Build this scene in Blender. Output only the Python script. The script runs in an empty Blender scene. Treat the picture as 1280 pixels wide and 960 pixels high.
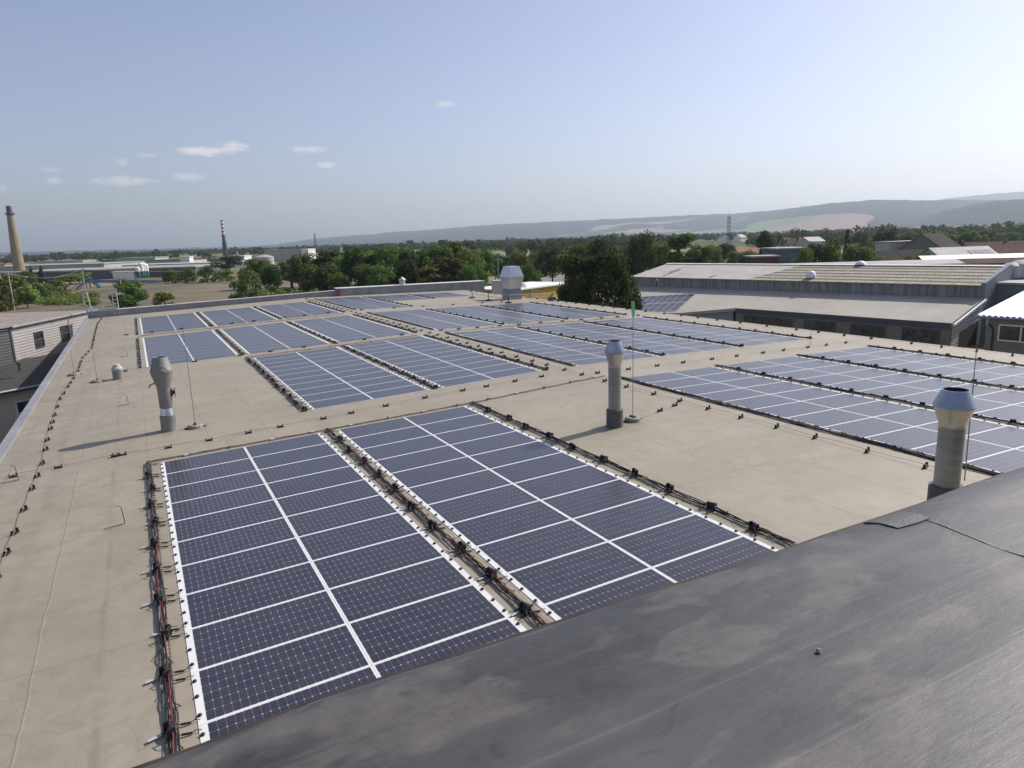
import bpy, bmesh, math, random
import numpy as np
from mathutils import Vector, Matrix, Euler, noise
R_ = math.radians
rnd = random.Random(7)
scn = bpy.context.scene
col = scn.collection

# ------------------------------------------------------------------ camera
CAM = Vector((-0.1069, -16.7499, 4.8972)); YAW = 0.48854; PITCH = 0.20512; ROLL = -0.031416; FPX = 870.0
fw = Vector((math.sin(YAW)*math.cos(PITCH), math.cos(YAW)*math.cos(PITCH), -math.sin(PITCH)))
r0 = Vector((math.cos(YAW), -math.sin(YAW), 0)); u0 = r0.cross(fw)
rt = r0*math.cos(ROLL) + u0*math.sin(ROLL); up = -r0*math.sin(ROLL) + u0*math.cos(ROLL)
cd = bpy.data.cameras.new('camera'); cam = bpy.data.objects.new('camera', cd); col.objects.link(cam)
M = Matrix((rt, up, -fw)).transposed().to_4x4(); M.translation = CAM; cam.matrix_world = M
cd.sensor_width = 36; cd.lens = 36*FPX/1280; cd.clip_start = .05; cd.clip_end = 60000
scn.camera = cam

# ------------------------------------------------------------------ sun, sky, exposure
SUN_EL = R_(41.2); SUN_AZ = R_(85)          # azimuth clockwise from +Y
scn.view_settings.view_transform = 'Standard'; scn.view_settings.look = 'None'
scn.view_settings.exposure = 0.30; scn.view_settings.gamma = 1; scn.view_settings.use_curve_mapping = False
sd = bpy.data.lights.new('sun', 'SUN'); sd.energy = 3.9; sd.angle = R_(.5); sd.color = (1, .94, .86)
so = bpy.data.objects.new('sun', sd); col.objects.link(so)
sdir = Vector((math.sin(SUN_AZ)*math.cos(SUN_EL), math.cos(SUN_AZ)*math.cos(SUN_EL), math.sin(SUN_EL)))
so.rotation_euler = sdir.to_track_quat('Z', 'Y').to_euler(); so.location = (0, 0, 60)
world = bpy.data.worlds.new('World'); scn.world = world; world.use_nodes = True
SKY_STRENGTH = .099

def ray(px, py): return fw + rt*((px-640)/FPX) - up*((py-480)/FPX)
def W(px, py, f): return CAM + ray(px, py)*f                      # f = forward distance in metres
def Wz(px, py, z):
    d = ray(px, py); return CAM + d*((z-CAM.z)/d.z)
def azel(px, py):
    d = ray(px, py).normalized(); return math.atan2(d.x, d.y), math.asin(d.z)

def world_nodes():
    nt = world.node_tree; N = nt.nodes; L = nt.links; N.clear()
    out = N.new('ShaderNodeOutputWorld'); bg = N.new('ShaderNodeBackground'); bg.inputs[1].default_value = SKY_STRENGTH
    sky = N.new('ShaderNodeTexSky'); sky.sky_type = 'NISHITA'; sky.sun_disc = False
    sky.sun_elevation = SUN_EL; sky.sun_rotation = SUN_AZ; sky.altitude = 200; sky.air_density = 1.0; sky.dust_density = 1.6; sky.ozone_density = 2.5
    hs = N.new('ShaderNodeHueSaturation'); hs.inputs['Saturation'].default_value = .78
    tint = N.new('ShaderNodeMix'); tint.data_type = 'RGBA'; tint.blend_type = 'MULTIPLY'; tint.inputs['Factor'].default_value = 1; tint.inputs['B'].default_value = (1.04, .97, 1.08, 1)
    L.new(sky.outputs[0], tint.inputs['A']); L.new(tint.outputs['Result'], hs.inputs['Color'])
    tc = N.new('ShaderNodeTexCoord'); sep = N.new('ShaderNodeSeparateXYZ')
    nrm = N.new('ShaderNodeVectorMath'); nrm.operation = 'NORMALIZE'; L.new(tc.outputs['Generated'], nrm.inputs[0]); L.new(nrm.outputs[0], sep.inputs[0])
    def m(op, a, b=None, c=None, clamp=False):
        n = N.new('ShaderNodeMath'); n.operation = op; n.use_clamp = clamp
        for i, x in enumerate((a, b, c)):
            if x is None: continue
            if isinstance(x, (int, float)): n.inputs[i].default_value = x
            else: L.new(x, n.inputs[i])
        return n.outputs[0]
    az = m('ARCTAN2', sep.outputs[0], sep.outputs[1]); el = m('ARCSINE', sep.outputs[2])
    cb = N.new('ShaderNodeCombineXYZ'); L.new(az, cb.inputs[0]); L.new(m('MULTIPLY', el, 2.2), cb.inputs[1])
    nz = N.new('ShaderNodeTexNoise'); nz.inputs['Scale'].default_value = 55; nz.inputs['Detail'].default_value = 6; nz.inputs['Roughness'].default_value = .6
    L.new(cb.outputs[0], nz.inputs['Vector'])
    nf = m('MULTIPLY', m('SUBTRACT', nz.outputs[0], .5), 3.4)
    mask = None
    for (cx, cy, wx, wy, st) in [(255,189,44,7,.8),(292,184,20,8,.8),(157,226,42,7,.6),(237,220,22,7,.5),(386,187,27,4.5,.6),(407,206,13,5,.65),
                                 (67,226,14,6,.4),(180,194,16,4,.35),(153,202,9,6,.3),(558,130,17,4.5,.45),(587,134,9,5,.22),(497,182,7,4,.25),(62,212,16,4,.28),(3,235,8,6,.3)]:
        a0, e0 = azel(cx, cy); a1, _ = azel(cx+wx, cy); _, e1 = azel(cx, cy-wy)
        da = m('DIVIDE', m('SUBTRACT', az, a0), abs(a1-a0)); de = m('DIVIDE', m('SUBTRACT', el, e0), abs(e1-e0))
        d = m('ADD', m('MULTIPLY', da, da), m('MULTIPLY', de, de))
        v = m('SUBTRACT', m('ADD', 1.0, nf), d)
        v = m('MULTIPLY', m('MULTIPLY', v, .9, clamp=True), st)
        mask = v if mask is None else m('MAXIMUM', mask, v)
    # thin high contrail wisp and pale band near the horizon come from the sky model itself
    mix = N.new('ShaderNodeMix'); mix.data_type = 'RGBA'
    L.new(mask, mix.inputs['Factor']); L.new(hs.outputs[0], mix.inputs['A']); mix.inputs['B'].default_value = (7.6, 7.2, 7.2, 1)
    L.new(mix.outputs['Result'], bg.inputs[0]); L.new(bg.outputs[0], out.inputs[0])
world_nodes()

# ------------------------------------------------------------------ materials
MAT = {}
def newmat(name):
    m = bpy.data.materials.new(name); m.use_nodes = True; MAT[name] = m
    return m, m.node_tree.nodes, m.node_tree.links, m.node_tree.nodes['Principled BSDF']
def mth(N, L, op, a, b=None, c=None, clamp=False):
    n = N.new('ShaderNodeMath'); n.operation = op; n.use_clamp = clamp
    for i, x in enumerate((a, b, c)):
        if x is None: continue
        if isinstance(x, (int, float)): n.inputs[i].default_value = x
        else: L.new(x, n.inputs[i])
    return n.outputs[0]
def mixc(N, L, f, a, b):
    n = N.new('ShaderNodeMix'); n.data_type = 'RGBA'
    for k, x in (('Factor', f), ('A', a), ('B', b)):
        if isinstance(x, (int, float)): n.inputs[k].default_value = x
        elif isinstance(x, tuple): n.inputs[k].default_value = (*x, 1)
        else: L.new(x, n.inputs[k])
    return n.outputs['Result']
def tex(N, L, scale, detail=5, rough=.55, vec=(1, 1, 1), coord='Object', loc=(0, 0, 0), rot=(0, 0, 0), dist=0):
    tc = N.new('ShaderNodeTexCoord'); mp = N.new('ShaderNodeMapping')
    mp.inputs['Scale'].default_value = vec; mp.inputs['Location'].default_value = loc; mp.inputs['Rotation'].default_value = rot
    L.new(tc.outputs[coord], mp.inputs[0])
    t = N.new('ShaderNodeTexNoise'); t.inputs['Scale'].default_value = scale; t.inputs['Detail'].default_value = detail; t.inputs['Roughness'].default_value = rough
    t.inputs['Distortion'].default_value = dist
    L.new(mp.outputs[0], t.inputs['Vector']); return t.outputs[0]
def ramp(N, L, f, lo, hi): 
    n = N.new('ShaderNodeMapRange'); n.clamp = True; n.inputs[1].default_value = lo; n.inputs[2].default_value = hi
    L.new(f, n.inputs[0]); return n.outputs[0]
def sep(N, L, coord='Object'):
    tc = N.new('ShaderNodeTexCoord'); s = N.new('ShaderNodeSeparateXYZ'); L.new(tc.outputs[coord], s.inputs[0]); return s.outputs
def simple(name, c, rough=.7, metal=0, var=.18, scale=3, spec=.5, bump=0, c2=None, coord='Object', vec=(1, 1, 1)):
    m, N, L, P = newmat(name)
    n = tex(N, L, scale, 6, .6, vec, coord)
    a = tuple(x*(1-var) for x in c); b = tuple(min(1, x*(1+var)) for x in (c2 or c))
    L.new(mixc(N, L, ramp(N, L, n, .32, .68), a, b), P.inputs['Base Color'])
    P.inputs['Roughness'].default_value = rough; P.inputs['Metallic'].default_value = metal; P.inputs['Specular IOR Level'].default_value = spec
    if bump:
        bp = N.new('ShaderNodeBump'); bp.inputs['Strength'].default_value = bump; bp.inputs['Distance'].default_value = .02
        L.new(n, bp.inputs['Height']); L.new(bp.outputs[0], P.inputs['Normal'])
    return m
def ribbed(name, c, pitch, axis=2, depth=.3, rough=.6, dark=.55, metal=0, width=.25, var=.12, spec=.4, c2=None):
    """cladding with ribs; the grooves get a darker colour, the relief is bump"""
    m, N, L, P = newmat(name); s = sep(N, L)
    ph = mth(N, L, 'FRACT', mth(N, L, 'DIVIDE', s[axis], pitch))
    tri = mth(N, L, 'ABSOLUTE', mth(N, L, 'SUBTRACT', mth(N, L, 'MULTIPLY', ph, 2), 1))
    g = ramp(N, L, tri, 1-width, 1)
    n = tex(N, L, 1.2, 6, .6)
    base = mixc(N, L, ramp(N, L, n, .3, .7), tuple(x*(1-var) for x in c), tuple(min(1, x*(1+var)) for x in (c2 or c)))
    L.new(mixc(N, L, g, base, tuple(x*dark for x in c)), P.inputs['Base Color'])
    bp = N.new('ShaderNodeBump'); bp.inputs['Strength'].default_value = depth; bp.inputs['Distance'].default_value = .03; bp.invert = True
    L.new(tri, bp.inputs['Height']); L.new(bp.outputs[0], P.inputs['Normal'])
    P.inputs['Roughness'].default_value = rough; P.inputs['Metallic'].default_value = metal; P.inputs['Specular IOR Level'].default_value = spec
    return m

def roof_mat():
    m, N, L, P = newmat('roof_membrane'); s = sep(N, L)
    n1 = tex(N, L, .35, 6, .6); n2 = tex(N, L, 2.2, 7, .65); n3 = tex(N, L, 45, 3, .7); n4 = tex(N, L, 1.1, 5, .6, (1, .12, 1)); n5 = tex(N, L, .8, 6, .7, (.25, 1.2, 1), loc=(9, 3, 0))
    c = mixc(N, L, ramp(N, L, n1, .35, .68), (.305, .265, .195), (.38, .335, .258))
    c = mixc(N, L, mth(N, L, 'MULTIPLY', ramp(N, L, n2, .48, .72), .45), c, (.23, .198, .15))
    c = mixc(N, L, mth(N, L, 'MULTIPLY', ramp(N, L, n4, .55, .75), .28), c, (.25, .23, .195))
    c = mixc(N, L, mth(N, L, 'MULTIPLY', ramp(N, L, n5, .6, .72), .4), c, (.43, .40, .35))
    # browner, darker blotches increasing towards the west strip
    wst = mth(N, L, 'MULTIPLY', ramp(N, L, s[0], 1.0, -3.0), ramp(N, L, n2, .3, .6))
    c = mixc(N, L, mth(N, L, 'MULTIPLY', wst, .5), c, (.23, .2, .155))
    # lap seams every metre along the sheets
    wob = mth(N, L, 'MULTIPLY', mth(N, L, 'SUBTRACT', tex(N, L, .55, 4), .5), .16)
    xs = mth(N, L, 'ADD', mth(N, L, 'ADD', s[0], wob), .32)
    fr = mth(N, L, 'ABSOLUTE', mth(N, L, 'SUBTRACT', mth(N, L, 'FRACT', mth(N, L, 'DIVIDE', xs, 1.45)), .5))
    seam = ramp(N, L, fr, .487, .497)
    c = mixc(N, L, mth(N, L, 'MULTIPLY', mth(N, L, 'MULTIPLY', seam, ramp(N, L, n1, .35, .65)), .42), c, (.15, .13, .11))
    yf = mth(N, L, 'ABSOLUTE', mth(N, L, 'SUBTRACT', mth(N, L, 'FRACT', mth(N, L, 'DIVIDE', mth(N, L, 'ADD', s[1], wob), 7.3)), .5))
    c = mixc(N, L, mth(N, L, 'MULTIPLY', ramp(N, L, yf, .4965, .4985), .3), c, (.14, .12, .1))
    # dirty fold west of the arrays
    d = mth(N, L, 'ABSOLUTE', mth(N, L, 'ADD', mth(N, L, 'ADD', s[0], wob), 1.03))
    fold = mth(N, L, 'MULTIPLY', mth(N, L, 'SUBTRACT', 1.0, ramp(N, L, d, .0, .07)), ramp(N, L, tex(N, L, .9, 4), .38, .62))
    c = mixc(N, L, mth(N, L, 'MULTIPLY', fold, .38), c, (.15, .125, .10))
    d2 = mth(N, L, 'ABSOLUTE', mth(N, L, 'ADD', mth(N, L, 'ADD', s[0], mth(N, L, 'MULTIPLY', wob, 3)), 2.25))
    c = mixc(N, L, mth(N, L, 'MULTIPLY', mth(N, L, 'SUBTRACT', 1.0, ramp(N, L, d2, .0, .16)), .16), c, (.15, .12, .09))
    c = mixc(N, L, mth(N, L, 'MULTIPLY', ramp(N, L, n3, .45, .75), .38), c, (.19, .165, .13))
    n8 = tex(N, L, 14, 8, .75); n9 = tex(N, L, .6, 3, .5, loc=(3, 1, 0))
    c = mixc(N, L, mth(N, L, 'MULTIPLY', ramp(N, L, n8, .56, .72), .35), c, (.20, .17, .13))
    pond = ramp(N, L, mth(N, L, 'ABSOLUTE', mth(N, L, 'SUBTRACT', n9, .58)), .012, .0)
    c = mixc(N, L, mth(N, L, 'MULTIPLY', pond, .22), c, (.18, .15, .12))
    for (vx, vy, vr) in ((.25, 4.2, .75), (9.87, -3.3, .8), (10.5, -3.2, .5), (-1.12, 14.5, .6), (.9, 4.0, .55), (-1.84, 14.4, .5)):
        dx_ = mth(N, L, 'SUBTRACT', s[0], vx); dy_ = mth(N, L, 'SUBTRACT', s[1], vy)
        rr_ = mth(N, L, 'SQRT', mth(N, L, 'ADD', mth(N, L, 'MULTIPLY', dx_, dx_), mth(N, L, 'MULTIPLY', dy_, dy_)))
        c = mixc(N, L, mth(N, L, 'MULTIPLY', mth(N, L, 'MULTIPLY', ramp(N, L, rr_, vr, vr*.3), ramp(N, L, n2, .3, .65)), .5), c, (.15, .12, .09))
    L.new(c, P.inputs['Base Color']); P.inputs['Roughness'].default_value = .62; P.inputs['Specular IOR Level'].default_value = .5
    bp = N.new('ShaderNodeBump'); bp.inputs['Strength'].default_value = .5; bp.inputs['Distance'].default_value = .012
    h = mth(N, L, 'ADD', mth(N, L, 'MULTIPLY', n2, 1.2), mth(N, L, 'ADD', mth(N, L, 'MULTIPLY', n3, .25), mth(N, L, 'MULTIPLY', mth(N, L, 'ADD', seam, fold), .5)))
    L.new(h, bp.inputs['Height']); L.new(bp.outputs[0], P.inputs['Normal'])
roof_mat()
def dark_mat():
    m, N, L, P = newmat('dark_membrane')
    n1 = tex(N, L, 1.6, 8, .62, (.6, 1.1, 1), rot=(0, 0, R_(-8))); n2 = tex(N, L, 2.3, 5, .5, (.6, 1.35, 1), loc=(4, 7, 0), dist=.5); n3 = tex(N, L, 150, 3, .8)
    n4 = tex(N, L, 2.2, 8, .7, (.22, 6, 1), rot=(0, 0, R_(-2))); n5 = tex(N, L, 9, 7, .7); n6 = tex(N, L, .8, 5, .6, loc=(1, 2, 0)); n7 = tex(N, L, 34, 5, .75, (.5, 1, 1))
    c = mixc(N, L, ramp(N, L, n1, .32, .7), (.028, .028, .031), (.072, .069, .069))
    c = mixc(N, L, mth(N, L, 'MULTIPLY', ramp(N, L, n4, .54, .7), .38), c, (.12, .115, .11))
    c = mixc(N, L, mth(N, L, 'MULTIPLY', ramp(N, L, n6, .42, .68), .35), c, (.115, .108, .10))
    blot = mth(N, L, 'MULTIPLY', ramp(N, L, n2, .54, .60), mth(N, L, 'ADD', .2, mth(N, L, 'MULTIPLY', ramp(N, L, n5, .35, .7), .3)))
    c = mixc(N, L, blot, c, (.185, .163, .135))
    nb = tex(N, L, 5.5, 6, .6, (.7, 1.2, 1), loc=(2, 9, 0), dist=.4)
    c = mixc(N, L, mth(N, L, 'MULTIPLY', ramp(N, L, nb, .57, .70), .28), c, (.17, .15, .125))
    c = mixc(N, L, mth(N, L, 'MULTIPLY', ramp(N, L, nb, .42, .34), .5), c, (.028, .028, .031))
    s_ = sep(N, L)
    # straight lap joint and creases along the sheet
    wv = mth(N, L, 'MULTIPLY', mth(N, L, 'SUBTRACT', tex(N, L, 1.2, 3), .5), .03)
    for yy, wd, am, cc in ((5.05, .012, .28, (.16, .155, .15)), (4.98, .05, .35, (.035, .033, .035)), (4.62, .006, .5, (.17, .165, .155)), (4.52, .07, .3, (.04, .038, .04)), (4.3, .004, .4, (.15, .145, .14)), (5.5, .004, .35, (.15, .145, .14)), (3.9, .006, .3, (.14, .14, .13))):
        d_ = mth(N, L, 'ABSOLUTE', mth(N, L, 'SUBTRACT', mth(N, L, 'ADD', s_[1], wv), yy))
        c = mixc(N, L, mth(N, L, 'MULTIPLY', mth(N, L, 'SUBTRACT', 1.0, ramp(N, L, d_, wd*.3, wd)), mth(N, L, 'MULTIPLY', ramp(N, L, n1, .3, .6), am)), c, cc)
    c = mixc(N, L, mth(N, L, 'MULTIPLY', ramp(N, L, n7, .5, .8), .35), c, (.03, .03, .035))
    c = mixc(N, L, mth(N, L, 'MULTIPLY', ramp(N, L, n3, .66, .76), .4), c, (.34, .33, .31))
    L.new(c, P.inputs['Base Color'])
    L.new(mth(N, L, 'ADD', .36, mth(N, L, 'MULTIPLY', n1, .22)), P.inputs['Roughness']); P.inputs['Specular IOR Level'].default_value = .5
    bp = N.new('ShaderNodeBump'); bp.inputs['Strength'].default_value = .35; bp.inputs['Distance'].default_value = .008
    L.new(mth(N, L, 'ADD', mth(N, L, 'MULTIPLY', n1, 1.6), mth(N, L, 'ADD', mth(N, L, 'MULTIPLY', n7, .35), mth(N, L, 'MULTIPLY', n4, .5))), bp.inputs['Height']); L.new(bp.outputs[0], P.inputs['Normal'])
dark_mat()
CW, CH = 20, 6
PX0, PX1, PY0, PY1 = .028, 1.789, .012, 1.012
def cell_mat():
    m, N, L, P = newmat('solar_cells')
    uv = N.new('ShaderNodeUVMap'); s = N.new('ShaderNodeSeparateXYZ'); L.new(uv.outputs[0], s.inputs[0])
    fx = mth(N, L, 'FRACT', mth(N, L, 'MULTIPLY', s.outputs[0], CW)); fy = mth(N, L, 'FRACT', mth(N, L, 'MULTIPLY', s.outputs[1], CH))
    ex = mth(N, L, 'SUBTRACT', .5, mth(N, L, 'ABSOLUTE', mth(N, L, 'SUBTRACT', fx, .5)))   # 0 at edges, in cell units
    ey = mth(N, L, 'SUBTRACT', .5, mth(N, L, 'ABSOLUTE', mth(N, L, 'SUBTRACT', fy, .5)))
    dx = mth(N, L, 'MULTIPLY', ex, .0877); dy = mth(N, L, 'MULTIPLY', ey, .1575)
    line = mth(N, L, 'MAXIMUM', mth(N, L, 'LESS_THAN', dx, .0018), mth(N, L, 'LESS_THAN', dy, .0019))
    dia = mth(N, L, 'LESS_THAN', mth(N, L, 'ADD', dx, dy), .011)
    bus = mth(N, L, 'LESS_THAN', mth(N, L, 'ABSOLUTE', mth(N, L, 'SUBTRACT', mth(N, L, 'FRACT', mth(N, L, 'MULTIPLY', fy, 5)), .5)), .03)
    oi = N.new('ShaderNodeObjectInfo')
    n = tex(N, L, .5, 3, .5, coord='Generated')
    base = mixc(N, L, oi.outputs['Random'], (.013, .011, .026), (.021, .018, .034))
    c = mixc(N, L, mth(N, L, 'MULTIPLY', bus, .06), base, (.35, .35, .38))
    c = mixc(N, L, mth(N, L, 'MULTIPLY', line, .30), c, (.5, .5, .54))
    c = mixc(N, L, mth(N, L, 'MULTIPLY', dia, .6), c, (.72, .72, .68))
    dust = tex(N, L, 3, 6, .65)
    c = mixc(N, L, mth(N, L, 'MULTIPLY', ramp(N, L, dust, .3, .75), .05), c, (.5, .47, .42))
    L.new(c, P.inputs['Base Color']); P.inputs['Roughness'].default_value = .33; P.inputs['Specular IOR Level'].default_value = .5
    P.inputs['Coat Weight'].default_value = .35; P.inputs['Coat Roughness'].default_value = .3
cell_mat()
simple('backsheet', (.74, .74, .72), .45, 0, .06, 4)
simple('black_plastic', (.018, .018, .02), .45, 0, .2, 20)
simple('cable_black', (.02, .02, .022), .5, 0, .3, 15)
simple('cable_red', (.30, .035, .045), .5, 0, .25, 10)
simple('cable_mixed', (.30, .07, .07), .55, 0, .3, 1.6, c2=(.13, .10, .10))
simple('cable_grey', (.3, .29, .32), .5, 0, .25, 10)
simple('wire_mesh', (.16, .16, .18), .4, .6, .3, 9)
simple('conductor_wire', (.3, .28, .25), .45, .5, .2, 5)
simple('dull_steel', (.42, .42, .43), .5, .7, .18, 6, c2=(.45, .44, .42))
simple('weathered_pipe', (.25, .245, .235), .6, .35, .14, 5)
simple('galvanised_bright', (.55, .57, .6), .28, .9, .12, 3)
simple('galvanised_hood', (.36, .40, .47), .36, .7, .1, 3)
simple('tin_cone', (.50, .49, .45), .36, .85, .14, 4)
simple('collar_bitumen', (.12, .115, .11), .8, 0, .2, 9)
simple('opening_dark', (.03, .025, .02), .9, 0, .2, 9)  # near-black painted where the doorway, roof gaps and pipe mouths look dark
simple('concrete_block', (.3, .28, .25), .9, 0, .25, 14, bump=.3)
simple('concrete_pole', (.42, .40, .37), .85, 0, .15, 2)
simple('parapet_grey', (.23, .235, .25), .7, 0, .12, 1.5, c2=(.26, .26, .27))
simple('flashing_white', (.72, .71, .69), .5, .1, .1, 2)
simple('rust_brown', (.045, .033, .028), .7, .2, .4, 5)
simple('pale_patch', (.42, .42, .42), .7, 0, .15, 12)
simple('red_paint', (.22, .06, .06), .6, 0, .2, 6)
simple('green_tape', (.25, .58, .36), .5, 0, .15, 20)
simple('seam_patch', (.075, .07, .067), .5, 0, .2, 40, bump=.3)
simple('chimney_brick', (.27, .215, .145), .85, 0, .15, .3)
simple('chimney_dark', (.10, .075, .06), .85, 0, .2, .5)
simple('white_paint', (.78, .78, .77), .6, 0, .08, .6)
simple('red_band', (.42, .05, .06), .6, 0, .1, .6)
simple('dull_dark_rod', (.2, .19, .18), .6, .3, .15, 3)
simple('dark_lattice', (.09, .085, .08), .7, .3, .2, .5)
simple('blue_steel', (.02, .05, .125), .5, .2, .25, .4)
simple('hall_grey', (.09, .10, .12), .7, 0, .12, .15, c2=(.1, .105, .125))
simple('hall_light', (.42, .42, .38), .7, 0, .12, .1)
simple('hall_roof', (.33, .33, .31), .7, 0, .25, .15)
simple('hall_greenish', (.36, .44, .36), .7, 0, .15, .1)
simple('bright_green', (.10, .62, .16), .6, 0, .1, 1)
simple('dark_green_paint', (.03, .12, .10), .6, 0, .2, .2)
simple('orange_roof', (.33, .15, .10), .8, 0, .2, .3)
simple('dark_roof', (.04, .035, .032), .9, 0, .25, .6, spec=.1)
simple('brown_roof', (.12, .065, .05), .9, 0, .25, .5, spec=.15)
simple('pale_roof', (.40, .38, .35), .75, 0, .15, .4)
simple('render_cream', (.62, .51, .41), .85, 0, .07, .9)
simple('render_pale', (.5, .47, .42), .85, 0, .12, .3)
simple('shed_wall', (.21, .19, .165), .85, 0, .15, 2)
simple('teal_wall', (.12, .17, .16), .8, 0, .2, .3)
simple('maroon', (.14, .045, .045), .75, 0, .2, 1)
simple('yellow_wall', (.45, .28, .01), .55, 0, .1, .8)
simple('window_frame_white', (.74, .74, .74), .5, 0, .05, 5)
simple('window_frame_blue', (.07, .10, .17), .5, 0, .1, 5)
simple('gutter_zinc', (.28, .32, .40), .4, .6, .1, 3)
simple('tar_paper', (.05, .048, .043), .9, 0, .25, 2.5, bump=.2)
simple('gravel_roof', (.25, .21, .185), .9, 0, .2, 2, c2=(.28, .235, .2))
simple('low_roof_felt', (.40, .365, .31), .8, 0, .08, .35, c2=(.42, .39, .33))
simple('asphalt', (.2, .19, .17), .9, 0, .15, .05)
simple('dry_field', (.115, .088, .06), .95, 0, .3, .05, c2=(.15, .125, .07), bump=0)
simple('meadow', (.17, .19, .075), .95, 0, .25, .02)
simple('bark', (.12, .09, .065), .9, 0, .3, 3)
simple('skin', (.5, .32, .24), .6, 0, .05, 8)
simple('shirt_white', (.75, .74, .72), .8, 0, .05, 8)
simple('trousers_dark', (.03, .03, .045), .8, 0, .1, 8)
simple('white_metal_roof', (.88, .88, .87), .5, 0, .03, 1)
ribbed('cladding_pale', (.40, .375, .36), .19, 2, .6, .55, .62, width=.45)
ribbed('cladding_shaded', (.10, .098, .10), .19, 2, .6, .6, .6, width=.4)  # pale cladding with shade painted into its colour, for the wall facing away
ribbed('cladding_brown', (.24, .21, .175), .22, 2, .4, .7, .65, width=.4)
ribbed('cladding_striped', (.75, .76, .76), .24, 2, .6, .5, .12, width=.55)
ribbed('pipe_rings', (.33, .34, .33), .18, 2, .04, .4, .55, .6, width=.07, var=.14)
def hall_wall():
    m, N, L, P = newmat('corrugated_wall'); s = sep(N, L)
    n = tex(N, L, .5, 6, .65, (1, 1, .3)); n2 = tex(N, L, 3.5, 3, .6, (1, 1, .06))
    c = mixc(N, L, ramp(N, L, n, .35, .65), (.21, .21, .22), (.30, .29, .28))
    c = mixc(N, L, ramp(N, L, n2, .45, .62), c, (.15, .145, .15))
    L.new(c, P.inputs['Base Color']); P.inputs['Roughness'].default_value = .75
hall_wall()
def mossy():
    m, N, L, P = newmat('mossy_corrugated'); uv = N.new('ShaderNodeUVMap'); s = N.new('ShaderNodeSeparateXYZ'); L.new(uv.outputs[0], s.inputs[0])
    n = tex(N, L, .9, 6, .7); n2 = tex(N, L, 5, 4, .7)
    fr = mth(N, L, 'FRACT', mth(N, L, 'MULTIPLY', s.outputs[1], 6.0))
    lap = mth(N, L, 'MULTIPLY', ramp(N, L, mth(N, L, 'ADD', fr, mth(N, L, 'MULTIPLY', n2, .35)), .62, .95), .95)
    c = mixc(N, L, ramp(N, L, n, .3, .7), (.50, .46, .36), (.34, .31, .22))
    c = mixc(N, L, ramp(N, L, n2, .48, .68), c, (.12, .105, .065))
    c = mixc(N, L, lap, c, (.05, .045, .03))
    L.new(c, P.inputs['Base Color']); P.inputs['Roughness'].default_value = .85
mossy()
def ground_mat():
    m, N, L, P = newmat('ground_fields')
    tc = N.new('ShaderNodeTexCoord'); mp = N.new('ShaderNodeMapping'); mp.inputs['Scale'].default_value = (.0022, .0045, 1); mp.inputs['Rotation'].default_value = (0, 0, .5)
    L.new(tc.outputs['Object'], mp.inputs[0])
    v = N.new('ShaderNodeTexVoronoi'); v.inputs['Scale'].default_value = 1; L.new(mp.outputs[0], v.inputs['Vector'])
    s = N.new('ShaderNodeSeparateColor'); L.new(v.outputs['Color'], s.inputs[0])
    c = mixc(N, L, ramp(N, L, s.outputs[0], .2, .6), (.07, .10, .035), (.17, .16, .07))
    c = mixc(N, L, ramp(N, L, s.outputs[1], .6, .75), c, (.26, .21, .13))
    c = mixc(N, L, ramp(N, L, tex(N, L, .03, 7, .65), .4, .7), c, (.06, .08, .03))
    L.new(c, P.inputs['Base Color']); P.inputs['Roughness'].default_value = 1; P.inputs['Specular IOR Level'].default_value = .1
ground_mat()
def hill_mat():
    m, N, L, P = newmat('hill_cover')
    at = N.new('ShaderNodeAttribute'); at.attribute_name = 'field'
    tc = N.new('ShaderNodeTexCoord'); mp = N.new('ShaderNodeMapping'); mp.inputs['Scale'].default_value = (.0013, .0009, .002); mp.inputs['Rotation'].default_value = (0, 0, .9)
    L.new(tc.outputs['Object'], mp.inputs[0])
    v = N.new('ShaderNodeTexVoronoi'); v.inputs['Scale'].default_value = 1.3; L.new(mp.outputs[0], v.inputs['Vector'])
    s = N.new('ShaderNodeSeparateColor'); L.new(v.outputs['Color'], s.inputs[0])
    forest = mixc(N, L, ramp(N, L, tex(N, L, .012, 8, .75), .4, .65), (.007, .016, .014), (.022, .036, .024))
    fld = mixc(N, L, ramp(N, L, s.outputs[0], .35, .6), (.27, .19, .15), (.10, .19, .06))
    fld = mixc(N, L, ramp(N, L, s.outputs[1], .5, .6), fld, (.28, .24, .15))
    k = mth(N, L, 'ADD', at.outputs['Fac'], mth(N, L, 'MULTIPLY', mth(N, L, 'SUBTRACT', tex(N, L, .0016, 4, .6), .5), 1.3))
    L.new(mixc(N, L, ramp(N, L, k, .47, .53), forest, fld), P.inputs['Base Color']); P.inputs['Roughness'].default_value = 1; P.inputs['Specular IOR Level'].default_value = .05
hill_mat()
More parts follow.
